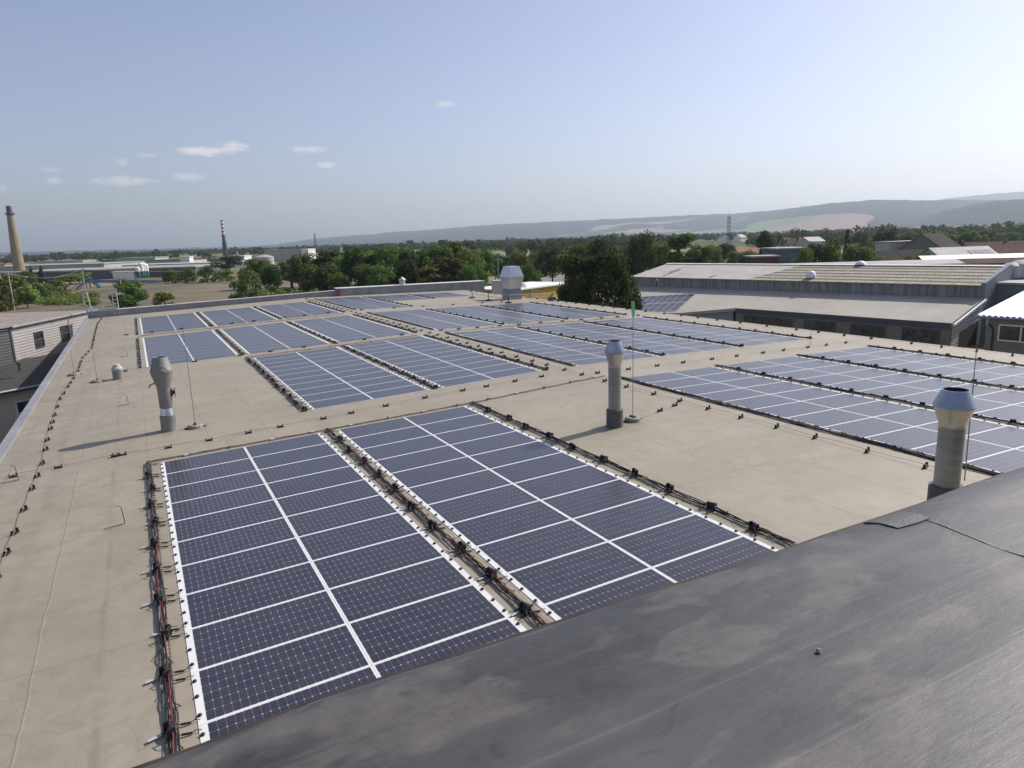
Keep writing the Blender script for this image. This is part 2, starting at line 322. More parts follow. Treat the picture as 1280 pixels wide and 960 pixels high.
def leaf_mat(name, a, b, pos=.5):
    m, N, L, P = newmat(name); oi = N.new('ShaderNodeObjectInfo')
    n = tex(N, L, 3.2, 4, .7, coord='Object'); n2 = tex(N, L, 26, 2, .5, coord='Object')
    c = mixc(N, L, ramp(N, L, mth(N, L, 'ADD', mth(N, L, 'MULTIPLY', n, .6), mth(N, L, 'MULTIPLY', n2, .4)), .35, .65), a, b)
    hs = N.new('ShaderNodeHueSaturation'); L.new(c, hs.inputs['Color'])
    L.new(mth(N, L, 'ADD', .485, mth(N, L, 'MULTIPLY', oi.outputs['Random'], .035)), hs.inputs['Hue'])
    L.new(mth(N, L, 'ADD', .75, mth(N, L, 'MULTIPLY', oi.outputs['Random'], .6)), hs.inputs['Value'])
    L.new(hs.outputs[0], P.inputs['Base Color']); P.inputs['Roughness'].default_value = .8; P.inputs['Specular IOR Level'].default_value = .12
    tr = N.new('ShaderNodeBsdfTranslucent'); L.new(hs.outputs[0], tr.inputs[0])
    mx = N.new('ShaderNodeMixShader'); mx.inputs[0].default_value = .3
    L.new(P.outputs[0], mx.inputs[1]); L.new(tr.outputs[0], mx.inputs[2]); L.new(mx.outputs[0], N['Material Output'].inputs[0])
leaf_mat('leaves_green', (.078, .13, .028), (.145, .21, .05))
leaf_mat('leaves_olive', (.12, .165, .036), (.22, .26, .065))
leaf_mat('leaves_dark', (.036, .06, .02), (.085, .12, .036))
leaf_mat('leaves_autumn', (.10, .105, .03), (.18, .175, .05))
leaf_mat('leaves_far', (.045, .07, .025), (.095, .12, .045))
def glassmat():
    m, N, L, P = newmat('window_glass')
    n = tex(N, L, 1.5, 3, .6)
    L.new(mixc(N, L, ramp(N, L, n, .4, .6), (.01, .012, .015), (.05, .055, .06)), P.inputs['Base Color']); P.inputs['Roughness'].default_value = .08; P.inputs['Specular IOR Level'].default_value = .8
glassmat()

# ------------------------------------------------------------------ mesh helpers
class MB:
    def __init__(s): s.v = []; s.f = []; s.mi = []
    def quad(s, a, b, c, d, mi=0):
        n = len(s.v); s.v += [tuple(a), tuple(b), tuple(c), tuple(d)]; s.f.append((n, n+1, n+2, n+3)); s.mi.append(mi)
    def face(s, pts, mi=0):
        n = len(s.v); s.v += [tuple(p) for p in pts]; s.f.append(tuple(range(n, n+len(pts)))); s.mi.append(mi)
    def box(s, x0, y0, z0, x1, y1, z1, mi=0, T=None):
        P = [(x0,y0,z0),(x1,y0,z0),(x1,y1,z0),(x0,y1,z0),(x0,y0,z1),(x1,y0,z1),(x1,y1,z1),(x0,y1,z1)]
        if T is not None: P = [tuple(T @ Vector(p)) for p in P]
        n = len(s.v); s.v += P
        for q in ((0,3,2,1),(4,5,6,7),(0,1,5,4),(1,2,6,5),(2,3,7,6),(3,0,4,7)): s.f.append(tuple(n+i for i in q)); s.mi.append(mi)
    def prism(s, poly, z0, z1, mi=0, cap=True):
        """poly: xy list; z0/z1 number or list"""
        k = len(poly); n = len(s.v)
        a = z0 if isinstance(z0, (list, tuple)) else [z0]*k; b = z1 if isinstance(z1, (list, tuple)) else [z1]*k
        s.v += [(p[0], p[1], a[i]) for i, p in enumerate(poly)] + [(p[0], p[1], b[i]) for i, p in enumerate(poly)]
        for i in range(k):
            j = (i+1) % k; s.f.append((n+i, n+j, n+k+j, n+k+i)); s.mi.append(mi)
        if cap: s.f.append(tuple(n+k+i for i in range(k))); s.mi.append(mi); s.f.append(tuple(n+i for i in reversed(range(k)))); s.mi.append(mi)
    def tube(s, pts, r, seg=6, mi=0, cap=True):
        pts = [Vector(p) for p in pts]; rings = []
        for i, p in enumerate(pts):
            d = (pts[min(i+1, len(pts)-1)] - pts[max(i-1, 0)])
            if d.length < 1e-9: d = Vector((0, 0, 1))
            d.normalize(); a = Vector((0, 0, 1)) if abs(d.z) < .9 else Vector((1, 0, 0))
            e1 = d.cross(a).normalized(); e2 = d.cross(e1); rr = r[i] if isinstance(r, (list, tuple)) else r
            n = len(s.v); rings.append(n)
            for k in range(seg):
                t = 2*math.pi*k/seg; s.v.append(tuple(p + e1*math.cos(t)*rr + e2*math.sin(t)*rr))
        for a, b in zip(rings, rings[1:]):
            for k in range(seg): s.f.append((a+k, a+(k+1) % seg, b+(k+1) % seg, b+k)); s.mi.append(mi)
        if cap:
            s.f.append(tuple(rings[0]+k for k in reversed(range(seg)))); s.mi.append(mi)
            s.f.append(tuple(rings[-1]+k for k in range(seg))); s.mi.append(mi)
    def lathe(s, prof, seg=32, cx=0, cy=0, mi=0, bottom=True, top=True):
        rings = []
        for r, z in prof:
            n = len(s.v); rings.append(n)
            for k in range(seg):
                t = 2*math.pi*k/seg; s.v.append((cx+r*math.cos(t), cy+r*math.sin(t), z))
        for a, b in zip(rings, rings[1:]):
            for k in range(seg): s.f.append((a+k, a+(k+1) % seg, b+(k+1) % seg, b+k)); s.mi.append(mi)
        if bottom: s.f.append(tuple(rings[0]+k for k in reversed(range(seg)))); s.mi.append(mi)
        if top: s.f.append(tuple(rings[-1]+k for k in range(seg))); s.mi.append(mi)
    def mesh(s, name, mats, smooth=False):
        me = bpy.data.meshes.new(name); me.from_pydata(s.v, [], s.f)
        for m in (mats if isinstance(mats, (list, tuple)) else [mats]): me.materials.append(MAT[m])
        if isinstance(mats, (list, tuple)) and len(mats) > 1: me.polygons.foreach_set('material_index', s.mi)
        if smooth: me.polygons.foreach_set('use_smooth', [True]*len(s.f))
        me.update(); return me
    def build(s, name, mats, parent=None, smooth=False, loc=None, bevel=0):
        me = s.mesh(name, mats, smooth); o = bpy.data.objects.new(name, me); col.objects.link(o)
        if parent is not None: o.parent = parent
        if loc is not None: o.location = loc
        if smooth:
            try: me.shade_auto_smooth
            except Exception: pass
            md = o.modifiers.new('edges', 'EDGE_SPLIT'); md.split_angle = R_(35)
        if bevel:
            md = o.modifiers.new('bevel', 'BEVEL'); md.width = bevel; md.segments = 2; md.limit_method = 'ANGLE'
        return o
def tag(o, label, cat, group=None):
    o['label'] = label; o['category'] = cat
    if group: o['group'] = group
    return o
def struct(o, kind='structure'): o['kind'] = kind; return o
def empty(name, loc, rot=(0, 0, 0)):
    o = bpy.data.objects.new(name, None); col.objects.link(o); o.location = loc; o.rotation_euler = rot; o.empty_display_size = .2; return o
def copy_tree(o, parent=None):
    c = o.copy(); col.objects.link(c)
    if parent is not None: c.parent = parent
    for ch in list(KIDS.get(o.name, [])): copy_tree(ch, c)
    return c
KIDS = {}
def kid(parent, o): KIDS.setdefault(parent.name, []).append(o); return o
ORD = 'first second third fourth fifth sixth seventh eighth ninth tenth eleventh twelfth thirteenth fourteenth fifteenth sixteenth seventeenth eighteenth nineteenth'.split()
TENS = {20: 'twentieth', 30: 'thirtieth', 40: 'fortieth', 50: 'fiftieth', 60: 'sixtieth'}; TEN = {20: 'twenty', 30: 'thirty', 40: 'forty', 50: 'fifty', 60: 'sixty'}
def ordn(n):
    if n < 20: return ORD[n-1]
    t = n//10*10; return TENS[t] if n == t else TEN[t]+'-'+ORD[n-t-1]

S = 1.05; RX = 12.1*S; SL = .03165; SR = SL-.0473
def rz(x): return SL*x if x < RX else SL*RX + SR*(x-RX)
def tilt(x): return -math.atan(SL if x < RX else SR)
def on(x, y, h=0): return (x, y, rz(x)+h)
GZ = -7.0

# ------------------------------------------------------------------ ground, hills, fields
def ground():
    b = MB(); Rr = 32000; n = 96
    for i in range(n):
        a0, a1 = 2*math.pi*i/n, 2*math.pi*(i+1)/n
        b.face([(0, 0, GZ), (Rr*math.cos(a0), Rr*math.sin(a0), GZ), (Rr*math.cos(a1), Rr*math.sin(a1), GZ)])
    me = b.mesh('ground', 'ground_fields'); bm = bmesh.new(); bm.from_mesh(me); bmesh.ops.remove_doubles(bm, verts=bm.verts, dist=.01); bm.to_mesh(me); bm.free()
    o = bpy.data.objects.new('ground', me); col.objects.link(o); struct(o)
ground()
def patch(name, pix, mat, h):
    pts = [Wz(x, y, GZ+h) for x, y in pix]; b = MB(); b.face([(p.x, p.y, GZ+h) for p in pts]); struct(b.build(name, mat))
patch('dry_field', [(-160, 392), (0, 382), (85, 369), (130, 360), (190, 353), (290, 351.5), (425, 352), (470, 366), (470, 380), (100, 430), (-160, 480)], 'dry_field', .06)
patch('meadow', [(560, 318), (620, 314), (660, 314), (700, 322), (640, 330), (560, 330)], 'meadow', .06)
patch('road', [(560, 342), (640, 338.5), (730, 335.5), (730, 338), (640, 341.5), (560, 345)], 'asphalt', .1)
patch('yard_paving', [(630, 348), (700, 343), (760, 341), (760, 352), (630, 356)], 'asphalt', .1)

def hills(name, pts, foot, depth, fieldfn, nr=36, step=.0022):
    az = []; te = []
    for px, py, D in pts:
        a, e = azel(px, py); az.append(a); te.append((math.tan(e), D))
    n = int((az[-1]-az[0])/step); V = []; Fl = []
    for i in range(n+1):
        a = az[0] + (az[-1]-az[0])*i/n
        t = float(np.interp(a, az, [q[0] for q in te])); D = float(np.interp(a, az, [q[1] for q in te]))
        t += .0007*noise.fractal(Vector((a*60, 3.1, 0)), 1, 2, 5)
        top = max(CAM.z + D*t, GZ-8)
        px = float(np.interp(a, az, [q[0] for q in pts]))
        for j in range(nr+1):
            q = j/nr*1.35; r = D*(foot + (1-foot)*q)
            s = min(q, 1); f = (s*s*(3-2*s))**1.15 if q <= 1 else 1-(q-1)*1.1
            x = CAM.x + r*math.sin(a); y = CAM.y + r*math.cos(a)
            nz = noise.fractal(Vector((x*.0009, y*.0009, 0)), 1, 2, 6)
            z = GZ-2 + (top-GZ+2)*f + (nz*18*math.sin(math.pi*min(s, 1)))*(1 if top > 20 else .1)
            V.append((x, y, z)); Fl.append(fieldfn(px, s))
    F = [(i*(nr+1)+j, i*(nr+1)+j+1, (i+1)*(nr+1)+j+1, (i+1)*(nr+1)+j) for i in range(n) for j in range(nr)]
    me = bpy.data.meshes.new(name); me.from_pydata(V, [], F); me.materials.append(MAT['hill_cover'])
    at = me.attributes.new('field', 'FLOAT', 'POINT'); at.data.foreach_set('value', Fl)
    me.polygons.foreach_set('use_smooth', [True]*len(F)); me.update()
    o = bpy.data.objects.new(name, me); col.objects.link(o); struct(o); return o
RA = [(-500, 330, 9000), (-100, 317, 9000), (60, 314.5, 9000), (200, 311, 9000), (325, 307.5, 9500), (345, 305.5, 9500), (367, 302.5, 9500), (392, 298.7, 9500), (445, 293.8, 9500), (470, 292.8, 9400), (482, 290.7, 9300),
      (532, 288, 9000), (595, 282.3, 8800), (640, 279.6, 8500), (710, 276.4, 8200), (800, 272.2, 8000), (860, 269.8, 7800), (915, 267.5, 7600), (960, 263.8, 7000), (1000, 259, 6500), (1047, 253.8, 6300), (1097, 250.5, 6300), (1165, 250.8, 6500), (1210, 250, 6800), (1350, 252, 7000), (1700, 262, 7000)]
def fieldA(px, s):
    def sm(a, b, x): t = min(1, max(0, (x-a)/(b-a))); return t*t*(3-2*t)
    f = .12+.34*sm(560, 760, px)*(1-sm(.55, .9, s))
    if px > 900: f += sm(920, 985, px)*(1-sm(1040, 1110, px))*(1.1*(1-sm(.42, .56, s))-.25) - .3*sm(1060, 1140, px)
    return f
hills('hills', RA, .55, 0, fieldA)
hills('far_hills', [(1020, 285, 11000), (1120, 262, 11000), (1165, 251, 11000), (1210, 245, 11000), (1280, 239.5, 11000), (1420, 236, 11000), (1700, 240, 11000)], .75, 0, lambda px, s: 0)
hills('near_hill', [(1120, 282, 4600), (1150, 274, 4600), (1180, 263.5, 4500), (1215, 256, 4500), (1250, 250.8, 4500), (1280, 249, 4500), (1400, 243, 4500), (1700, 250, 4500)], .72, 0, lambda px, s: .42 if s < .3 else .1)

# ------------------------------------------------------------------ foliage
def leaf_cloud(rg, centers, n, size, up_bias=.25):
    """quads scattered over lumps; centers: list of (x,y,z,r)"""
    C = np.array(centers); w = C[:, 3]**2; idx = rg.choice(len(C), n, p=w/w.sum())
    d = rg.normal(size=(n, 3)); d /= np.linalg.norm(d, axis=1)[:, None]
    rr = C[idx, 3]*(rg.random(n)**.35)*(.9+.25*rg.random(n))
    P = C[idx, :3] + d*rr[:, None]*np.array([1, 1, .85])
    nrm = d*.7 + rg.normal(size=(n, 3))*.5 + np.array([0, 0, up_bias]); nrm /= np.linalg.norm(nrm, axis=1)[:, None]
    a = np.cross(nrm, rg.normal(size=(n, 3))); a /= np.linalg.norm(a, axis=1)[:, None]; b = np.cross(nrm, a)
    sz = size*(.6+.8*rg.random(n))[:, None]; a *= sz; b *= sz*.75
    V = np.stack([P-a-b*.2, P-b, P+a+b*.2, P+b], 1).reshape(-1, 3)
    return V
def quads_mesh(name, V, mat):
    n = len(V)//4; me = bpy.data.meshes.new(name); me.vertices.add(len(V)); me.vertices.foreach_set('co', V.astype('f').ravel())
    me.loops.add(n*4); me.polygons.add(n); me.loops.foreach_set('vertex_index', np.arange(n*4, dtype='i'))
    me.polygons.foreach_set('loop_start', np.arange(0, n*4, 4, dtype='i')); me.polygons.foreach_set('loop_total', np.full(n, 4, 'i'))
    me.materials.append(MAT[mat]); me.update(); me.validate(); return me
def lumps(rg, kind):
    L_ = []
    if kind == 'broad':
        for k in range(26):
            t = rg.random()*2*math.pi; h = .30+.6*rg.random(); r = .36*math.sin(math.pi*min(1, (h-.12)/.86))**.6*rg.random()**.5
            L_.append((r*math.cos(t), r*math.sin(t), h, .10+.07*rg.random()))
    elif kind == 'tall':
        for k in range(26):
            t = rg.random()*2*math.pi; h = .2+.74*rg.random(); r = .2*math.sin(math.pi*min(1, (h-.05)/.98))**.7*rg.random()**.5
            L_.append((r*math.cos(t), r*math.sin(t), h, .06+.06*rg.random()))
    elif kind == 'bush':
        for k in range(22):
            t = rg.random()*2*math.pi; h = .02+.82*rg.random()**.9; r = .50*(1-max(0, h-.2)**2*1.2)*rg.random()**.4
            L_.append((r*math.cos(t), r*math.sin(t), h, .13+.09*rg.random()))
    elif kind == 'round':
        for k in range(110):
            t = rg.random()*2*math.pi; h = .02+.9*rg.random(); r = .46*(math.sin(math.pi*min(1, .32+h*.66)))**.6*rg.random()**.35
            L_.append((r*math.cos(t), r*math.sin(t), h, .05+.07*rg.random()))
    elif kind == 'conifer':
        for k in range(44):
            h = .1+.86*rg.random(); t = rg.random()*2*math.pi; r = .24*(1-h)**.8*rg.random()**.4
            L_.append((r*math.cos(t), r*math.sin(t), h, .025+.06*(1-h)))
    return L_
def trunk_mesh(kind, rg):
    b = MB(); hh = {'broad': .7, 'tall': .85, 'bush': .45, 'round': .8, 'conifer': .95}[kind]
    b.tube([(0, 0, -.02), (.004, 0, hh*.4), (-.006, .005, hh*.75), (0, 0, hh)], [.022, .017, .011, .004], 7)
    for k in range(7):
        z = hh*(.35+.08*k); t = k*2.4; l = .2 if kind != 'conifer' else .08
        b.tube([(0, 0, z), (math.cos(t)*l*.5, math.sin(t)*l*.5, z+.06), (math.cos(t)*l, math.sin(t)*l, z+.14)], [.009, .006, .002], 5)
    return b.mesh('trunk', 'bark', True)
TM = {}
def template(kind, mat, var, n, size):
    key = (kind, mat, var, n)
    if key not in TM:
        rg = np.random.default_rng(hash((kind, var)) % 1000 if False else sum(map(ord, kind))*7+var)
        TM[key] = (quads_mesh('crown', leaf_cloud(rg, lumps(rg, kind), n, size), mat), trunk_mesh(kind, rg))
    return TM[key]
def tree(px, top, D, wpx, kind, mat, label, group=None, name='tree', n=2600, size=.026, gz=GZ, var=None):
    base = W(px, top, D); zt = base.z; h = max(zt-gz, 1.5); w = wpx*D/FPX
    cm, tm = template(kind, mat, rnd.randrange(3) if var is None else var, n, size)
    o = empty(name, (base.x, base.y, gz), (0, 0, rnd.random()*6.28))
    nat = {'broad': .86, 'tall': .5, 'bush': 1.25, 'round': .88, 'conifer': .5}[kind]
    sx = w/nat; o.scale = (sx, sx, h)
    for nm, me in (('crown', cm), ('trunk', tm)):
        c = bpy.data.objects.new(nm, me); col.objects.link(c); c.parent = o
    tag(o, label, 'shrub' if kind == 'bush' else 'tree', group); return o

# ------------------------------------------------------------------ the roof we look over
def factory():
    t = empty('factory_building', (12, 16, GZ)); tag(t, 'wide low factory building with pale flat roof carrying the big solar arrays', 'building')
    x0, x1, y0, y1 = -3.72, 28.35, -14.05, 46.45
    b = MB(); xs = [x0, -1, 3, 8, RX, 18, 23, x1]; ys = np.linspace(y0, y1, 13)
    for i in range(len(xs)-1):
        for j in range(len(ys)-1):
            q = [(xs[i], ys[j]), (xs[i+1], ys[j]), (xs[i+1], ys[j+1]), (xs[i], ys[j+1])]
            b.quad(*[(x, y, rz(x)) for x, y in q])
    me = b.mesh('roof', 'roof_membrane'); bm = bmesh.new(); bm.from_mesh(me); bmesh.ops.remove_doubles(bm, verts=bm.verts, dist=.001); bm.to_mesh(me); bm.free()
    r = bpy.data.objects.new('roof', me); col.objects.link(r); r.parent = t; r.location = (-12, -16, -GZ)
    b = MB(); poly = [(x0+.02, y0+.02), (RX, y0+.02), (x1-.02, y0+.02), (x1-.02, y1-.02), (RX, y1-.02), (x0+.02, y1-.02)]
    b.prism([(x-12, y-16) for x, y in poly], 0, [rz(x)-GZ-.02 for x, y in poly], cap=False); b.build('wall', 'render_pale', t)
    # sheet-metal edge trim along the west side, with joints
    b = MB(); y = y0
    while y < y1-.3:
        e = min(y+2.9, y1-.2); z = rz(-3.6)-GZ
        b.box(-3.80-12, y+.01-16, z-.3, -3.55-12, e-16, z+.055); b.box(-3.78-12, y-16, z-.25, -3.57-12, y+.012-16, z+.05); y = e
    b.build('edge_trim', 'parapet_grey', t, bevel=.015)
    return t
factory()
def north_wall():
    t = empty('parapet_wall', (5, 46.2, 0)); tag(t, 'low grey parapet wall along the far west end of the roof', 'parapet')
    b = MB(); b.prism([(-8.6, 0), (10.9, 0), (10.9, .35), (-8.6, .35)], [rz(-3.6)-.4, rz(15.9)-.4]*1+[rz(15.9)-.4, rz(-3.6)-.4], [rz(-3.6)+.5, rz(15.9)+.5, rz(15.9)+.5, rz(-3.6)+.5]); b.build('wall_body', 'parapet_grey', t)
    b = MB(); b.prism([(-8.66, -.04), (10.9, -.04), (10.9, .39), (-8.66, .39)], [rz(-3.6)+.502, rz(15.9)+.502, rz(15.9)+.502, rz(-3.6)+.502], [rz(-3.6)+.54, rz(15.9)+.54, rz(15.9)+.54, rz(-3.6)+.54]); b.build('coping', 'flashing_white', t)
    t = empty('parapet_wall', (22, 46.2, 0)); tag(t, 'taller grey parapet wall with white coping, right of the red post', 'parapet')
    z0, z1 = rz(16)+.1, rz(16)-.1
    b = MB(); b.prism([(-6.1, 0), (8.6, 0), (8.6, .35), (-6.1, .35)], -.3, [z0+.55, z1+.62, z1+.62, z0+.55]); b.build('wall_body', 'parapet_grey', t)
    b = MB(); b.prism([(-6.14, -.05), (8.65, -.05), (8.65, 1.3), (-6.14, 1.3)], [z0+.552, z1+.622, z1+.622, z0+.552], [z0+.6, z1+.67, z1+.67, z0+.6]); b.build('coping', 'flashing_white', t)
    b = MB(); b.box(-.12, -.22, 0, .12, -.02, .58); b.box(-.19, -.25, .55, .19, -.02, .66)
    o = b.build('marker_post', 'red_paint', loc=(15.95, 46.15, rz(16)+.0), bevel=.01); tag(o, 'short red post standing against the far grey parapet wall', 'post')
north_wall()

# ------------------------------------------------------------------ upper roof in the foreground
def upper():
    t = empty('upper_building', (5, -20, GZ)); tag(t, 'upper building block with dark weathered membrane roof in the foreground', 'building')
    Z = 3.147; xs = np.linspace(-7, 22, 88); ys = [-14.2]; y = -14.2
    while y > -27: y -= .1 if y > -18 else .8; ys.append(y)
    def edge(x): return -14.2 + .016*math.sin(x*1.3+.5) + .008*math.sin(x*4.1) - (.03 if x < .1 else 0)
    V = []; nx = len(xs)
    for j, yy in enumerate(ys):
        for x in xs:
            d = -14.2-yy; y2 = edge(x) + (yy+14.2)
            z = Z + .010*noise.noise(Vector((x*1.1, y2*2.2, 0))) + .004*noise.noise(Vector((x*4, y2*6, 3))) - (.035*(1-d/.16)**2 if d < .16 else 0)
            z += .012*math.exp(-((d-1.15)/.05)**2) 
            V.append((x-5, y2+20, z-GZ))
    F = [(j*nx+i, (j+1)*nx+i, (j+1)*nx+i+1, j*nx+i+1) for j in range(len(ys)-1) for i in range(nx-1)]
    me = bpy.data.meshes.new('roof'); me.from_pydata(V, [], F); me.materials.append(MAT['dark_membrane']); me.polygons.foreach_set('use_smooth', [True]*len(F)); me.update()
    o = bpy.data.objects.new('roof', me); col.objects.link(o); o.parent = t
    b = MB(); b.prism([(-12, -7), (17, -7), (17, 5.6), (-12, 5.6)], 0, Z-GZ-.14); b.build('wall', 'shed_wall', t)
    b = MB(); n = 60
    pts = [(x, edge(x)) for x in np.linspace(-7, 22, n)]
    for (xa, ya), (xb, yb) in zip(pts, pts[1:]):
        b.prism([(xa-5, ya+20.001), (xb-5, yb+20.001), (xb-5, yb+20.03), (xa-5, ya+20.03)], Z-GZ-.16, Z-GZ-.04)
    b.build('edge_flashing', 'rust_brown', t)
    # overlapping sheet at the right with its seam, and the square patch
    def zz(x, y): return Z + .010*noise.noise(Vector((x*1.1, y*2.2, 0))) + .004*noise.noise(Vector((x*4, y*6, 3)))
    b = MB(); ys2 = np.linspace(-14.40, -17.5, 60)
    def sx(y): return 3.94 - .06*(-14.4-y) + .012*math.sin(y*9)
    for ya, yb in zip(ys2, ys2[1:]):
        w0, w1 = .012+.022*min(1, (-14.45-ya)/.6), .012+.022*min(1, (-14.45-yb)/.6)
        b.prism([(sx(ya)-5, ya+20), (sx(yb)-5, yb+20), (sx(yb)+w1-5, yb+20), (sx(ya)+w0-5, ya+20)][::-1], [zz(sx(ya), ya)-GZ-.01]*4, [zz(sx(ya), ya)+.0035-GZ, zz(sx(yb), yb)+.0035-GZ, zz(sx(yb), yb)+.001-GZ, zz(sx(ya), ya)+.001-GZ][::-1])
    b.build('lap_seam', 'seam_patch', t)
    def surf(x, y):
        d = max(0, edge(x)-y); return zz(x, y) - (.035*(1-d/.16)**2 if d < .16 else 0)
    def pm(u, v):            # u along the edge, v away from it
        x = 3.66+.33*u+.03*v*(1-u); y = edge(x)-.004-.20*v - .012*math.sin(u*3); return (x, y)
    n = 12; V = []; F = []
    for i in range(n+1):
        for j in range(n+1):
            x, y = pm(i/n, j/n); V.append((x-5, y+20, surf(x, y)+.0075-GZ))
    F = [(i*(n+1)+j, i*(n+1)+j+1, (i+1)*(n+1)+j+1, (i+1)*(n+1)+j) for i in range(n) for j in range(n)]
    me = bpy.data.meshes.new('seam_patch'); me.from_pydata(V, [], F); me.materials.append(MAT['seam_patch']); o = bpy.data.objects.new('seam_patch', me); col.objects.link(o); o.parent = t
    md = o.modifiers.new('solid', 'SOLIDIFY'); md.thickness = .012; md.offset = -1
    b = MB(); b.tube([(0, 0, 0), (.002, .001, .012)], [.012, .007], 8); o = b.build('pebble', 'concrete_block', loc=(Wz(1023, 815, Z)[0], Wz(1023, 815, Z)[1], Z+.003)); tag(o, 'tiny pale pebble lying on the dark foreground roof', 'stone')
upper()

# ------------------------------------------------------------------ solar panels
def panel_meshes():
    out = {}
    for side in (-1, 1):
        def X(a): return side*a
        b = MB(); x0, x1 = sorted((X(.002), X(1.878))); b.box(x0, -.020, .004, x1, 1.027, .008)
        sheet = b.mesh('solar_panel', 'backsheet')
        x0, x1 = sorted((X(PX0), X(PX1)))
        me = bpy.data.meshes.new('cell_field'); me.from_pydata([(x0, PY0, .0095), (x1, PY0, .0095), (x1, PY1, .0095), (x0, PY1, .0095)], [], [(0, 1, 2, 3)])
        uv = me.uv_layers.new(name='UVMap'); 
        for i, c in enumerate(((0, 0), (1, 0), (1, 1), (0, 1))): uv.data[i].uv = c
        me.materials.append(MAT['solar_cells']); me.update()
        b = MB(); b.lathe([(.021, .008), (.025, .014), (.025, .022), (.019, .03)], 14); jb = b.mesh('junction_box', 'black_plastic', True)
        b = MB(); d = -side if side < 0 else side
        s = side
        b.tube([(s*1.85, 0, .02), (s*1.90, .005, .035), (s*1.95, .0, .02)], .005, 5)
        b.tube([(s*1.94, 0, .02), (s*2.04, .01, .032)], .0125, 6); b.tube([(s*2.04, .01, .032), (s*2.12, .02, .06)], .006, 5)
        lead = b.mesh('connector_lead', 'cable_black')
        out[side] = (sheet, me, jb, lead)
    return out
PM = panel_meshes()
LB0 = [0, 3.965]; R0c = 12.928
BLOCKS = []   # name, x_left(b-units), y_bottom(b), rows
BLOCKS.append(("left bank's front left", 0, -10, 11)); BLOCKS.append(("left bank's front right", 3.965, -10, 11))
BLOCKS.append(("left bank's second left", 3.955, 3.60, 11)); BLOCKS.append(("left bank's second right", 7.93, 3.60, 11))
for k, n in enumerate(('left', 'middle', 'right')):
    BLOCKS.append(("left bank's third %s" % n, 0+3.965*k, 15.83, 11)); BLOCKS.append(("left bank's rear %s" % n, 0+3.965*k, 28.93, 11))
for k, n in enumerate(('left', 'middle', 'right')):
    BLOCKS.append(("right bank's front %s" % n, R0c+3.963*k, -10.05, 11)); BLOCKS.append(("right bank's second %s" % n, R0c+3.963*k, 3.62, 11)); BLOCKS.append(("right bank's third %s" % n, R0c+3.963*k, 16.25, 11))
BLOCKS.append(("right bank's rear left", R0c, 29.9, 12)); BLOCKS.append(("right bank's rear middle", R0c+3.963, 35.6, 6)); BLOCKS.append(("right bank's rear right", R0c+2*3.963, 36.4, 5))
def vis(p):
    d = Vector(p)-CAM; z = d.dot(fw)
    if z < .3: return False
    x = 640+FPX*d.dot(rt)/z; y = 480-FPX*d.dot(up)/z
    return -60 < x < 1340 and -50 < y < 1010
PAN = []
for bn, x0, yb, n in BLOCKS:
    for r in range(n):
        y = (yb+r)*S
        for side in (-1, 1):
            xs = (x0+1.704)*S
            c = (xs+side*.95, y+.5)
            if not vis(on(*c)): continue
            PAN.append((( (c[0]-CAM.x)**2+(c[1]-CAM.y)**2)**.5, bn, xs, y, side, n-r))
PAN.sort(key=lambda q: q[0])
NEAR = PAN[:300]; FAR = PAN[300:]
for d, bn, xs, y, side, row in NEAR:
    sh, ce, jb, lead = PM[side]
    o = bpy.data.objects.new('solar_panel', sh); col.objects.link(o)
    o.location = (xs, y, rz(xs+side*.9)-(side*.9)*(SL if xs < RX else SR)); o.rotation_euler = (0, tilt(xs), 0)
    o.rotation_euler = (0, tilt(xs), 0)
    tag(o, "flat solar panel %s from far end, %s column of %s block" % (ordn(row), 'left' if side < 0 else 'right', bn), 'solar panel', 'solar panels on the factory roof')
    c = bpy.data.objects.new('cell_field', ce); col.objects.link(c); c.parent = o
    if d < 32:
        for yy in (.16, .50, .84):
            c = bpy.data.objects.new('junction_box', jb); col.objects.link(c); c.parent = o; c.location = (side*1.85, yy+rnd.uniform(-.02, .02), 0)
        for yy in (.06, .93):
            c = bpy.data.objects.new('connector_lead', lead); col.objects.link(c); c.parent = o; c.location = (0, yy, 0)
def far_panels():
    b = MB(); uvs = []
    def addp(P, Q):
        # P: function local(x,y,z)->world
        for side in Q:
            x0, x1 = sorted((side*.002, side*1.878)); n = len(b.v)
            b.quad(P(x0, -.020, .008), P(x1, -.020, .008), P(x1, 1.027, .008), P(x0, 1.027, .008), 0); uvs.extend([(0, 0)]*4)
            x0, x1 = sorted((side*PX0, side*PX1))
            b.quad(P(x0, PY0, .012), P(x1, PY0, .012), P(x1, PY1, .012), P(x0, PY1, .012), 1); uvs.extend([(0, 0), (1, 0), (1, 1), (0, 1)])
    for d, bn, xs, y, side, row in FAR:
        addp(lambda a, c, z: (xs+a, y+c, rz(xs+a)+z), [side])
    # array on the lower neighbouring roof
    e1, e2, n = LOWAX
    O = W(756, 373.6, LOWF(756, 373.6))
    for j in range(-1, 13):
        for k in range(2):
            def P(a, c, z, j=j, k=k): return tuple(O + e1*(c*1.0 + j*1.06) + e2*(a*1.0 + 1.9 + k*4.0) + n*(z+.05))
            addp(P, (-1, 1))
    me = b.mesh('distant_solar_panels', ['backsheet', 'solar_cells']); uv = me.uv_layers.new(name='UVMap')
    uv.data.foreach_set('uv', np.array(uvs, 'f').ravel()); o = bpy.data.objects.new('distant_solar_panels', me); col.objects.link(o)
    o['kind'] = 'stuff'; tag(o, 'remaining far solar panels at the rear of the roofs', 'solar panels')

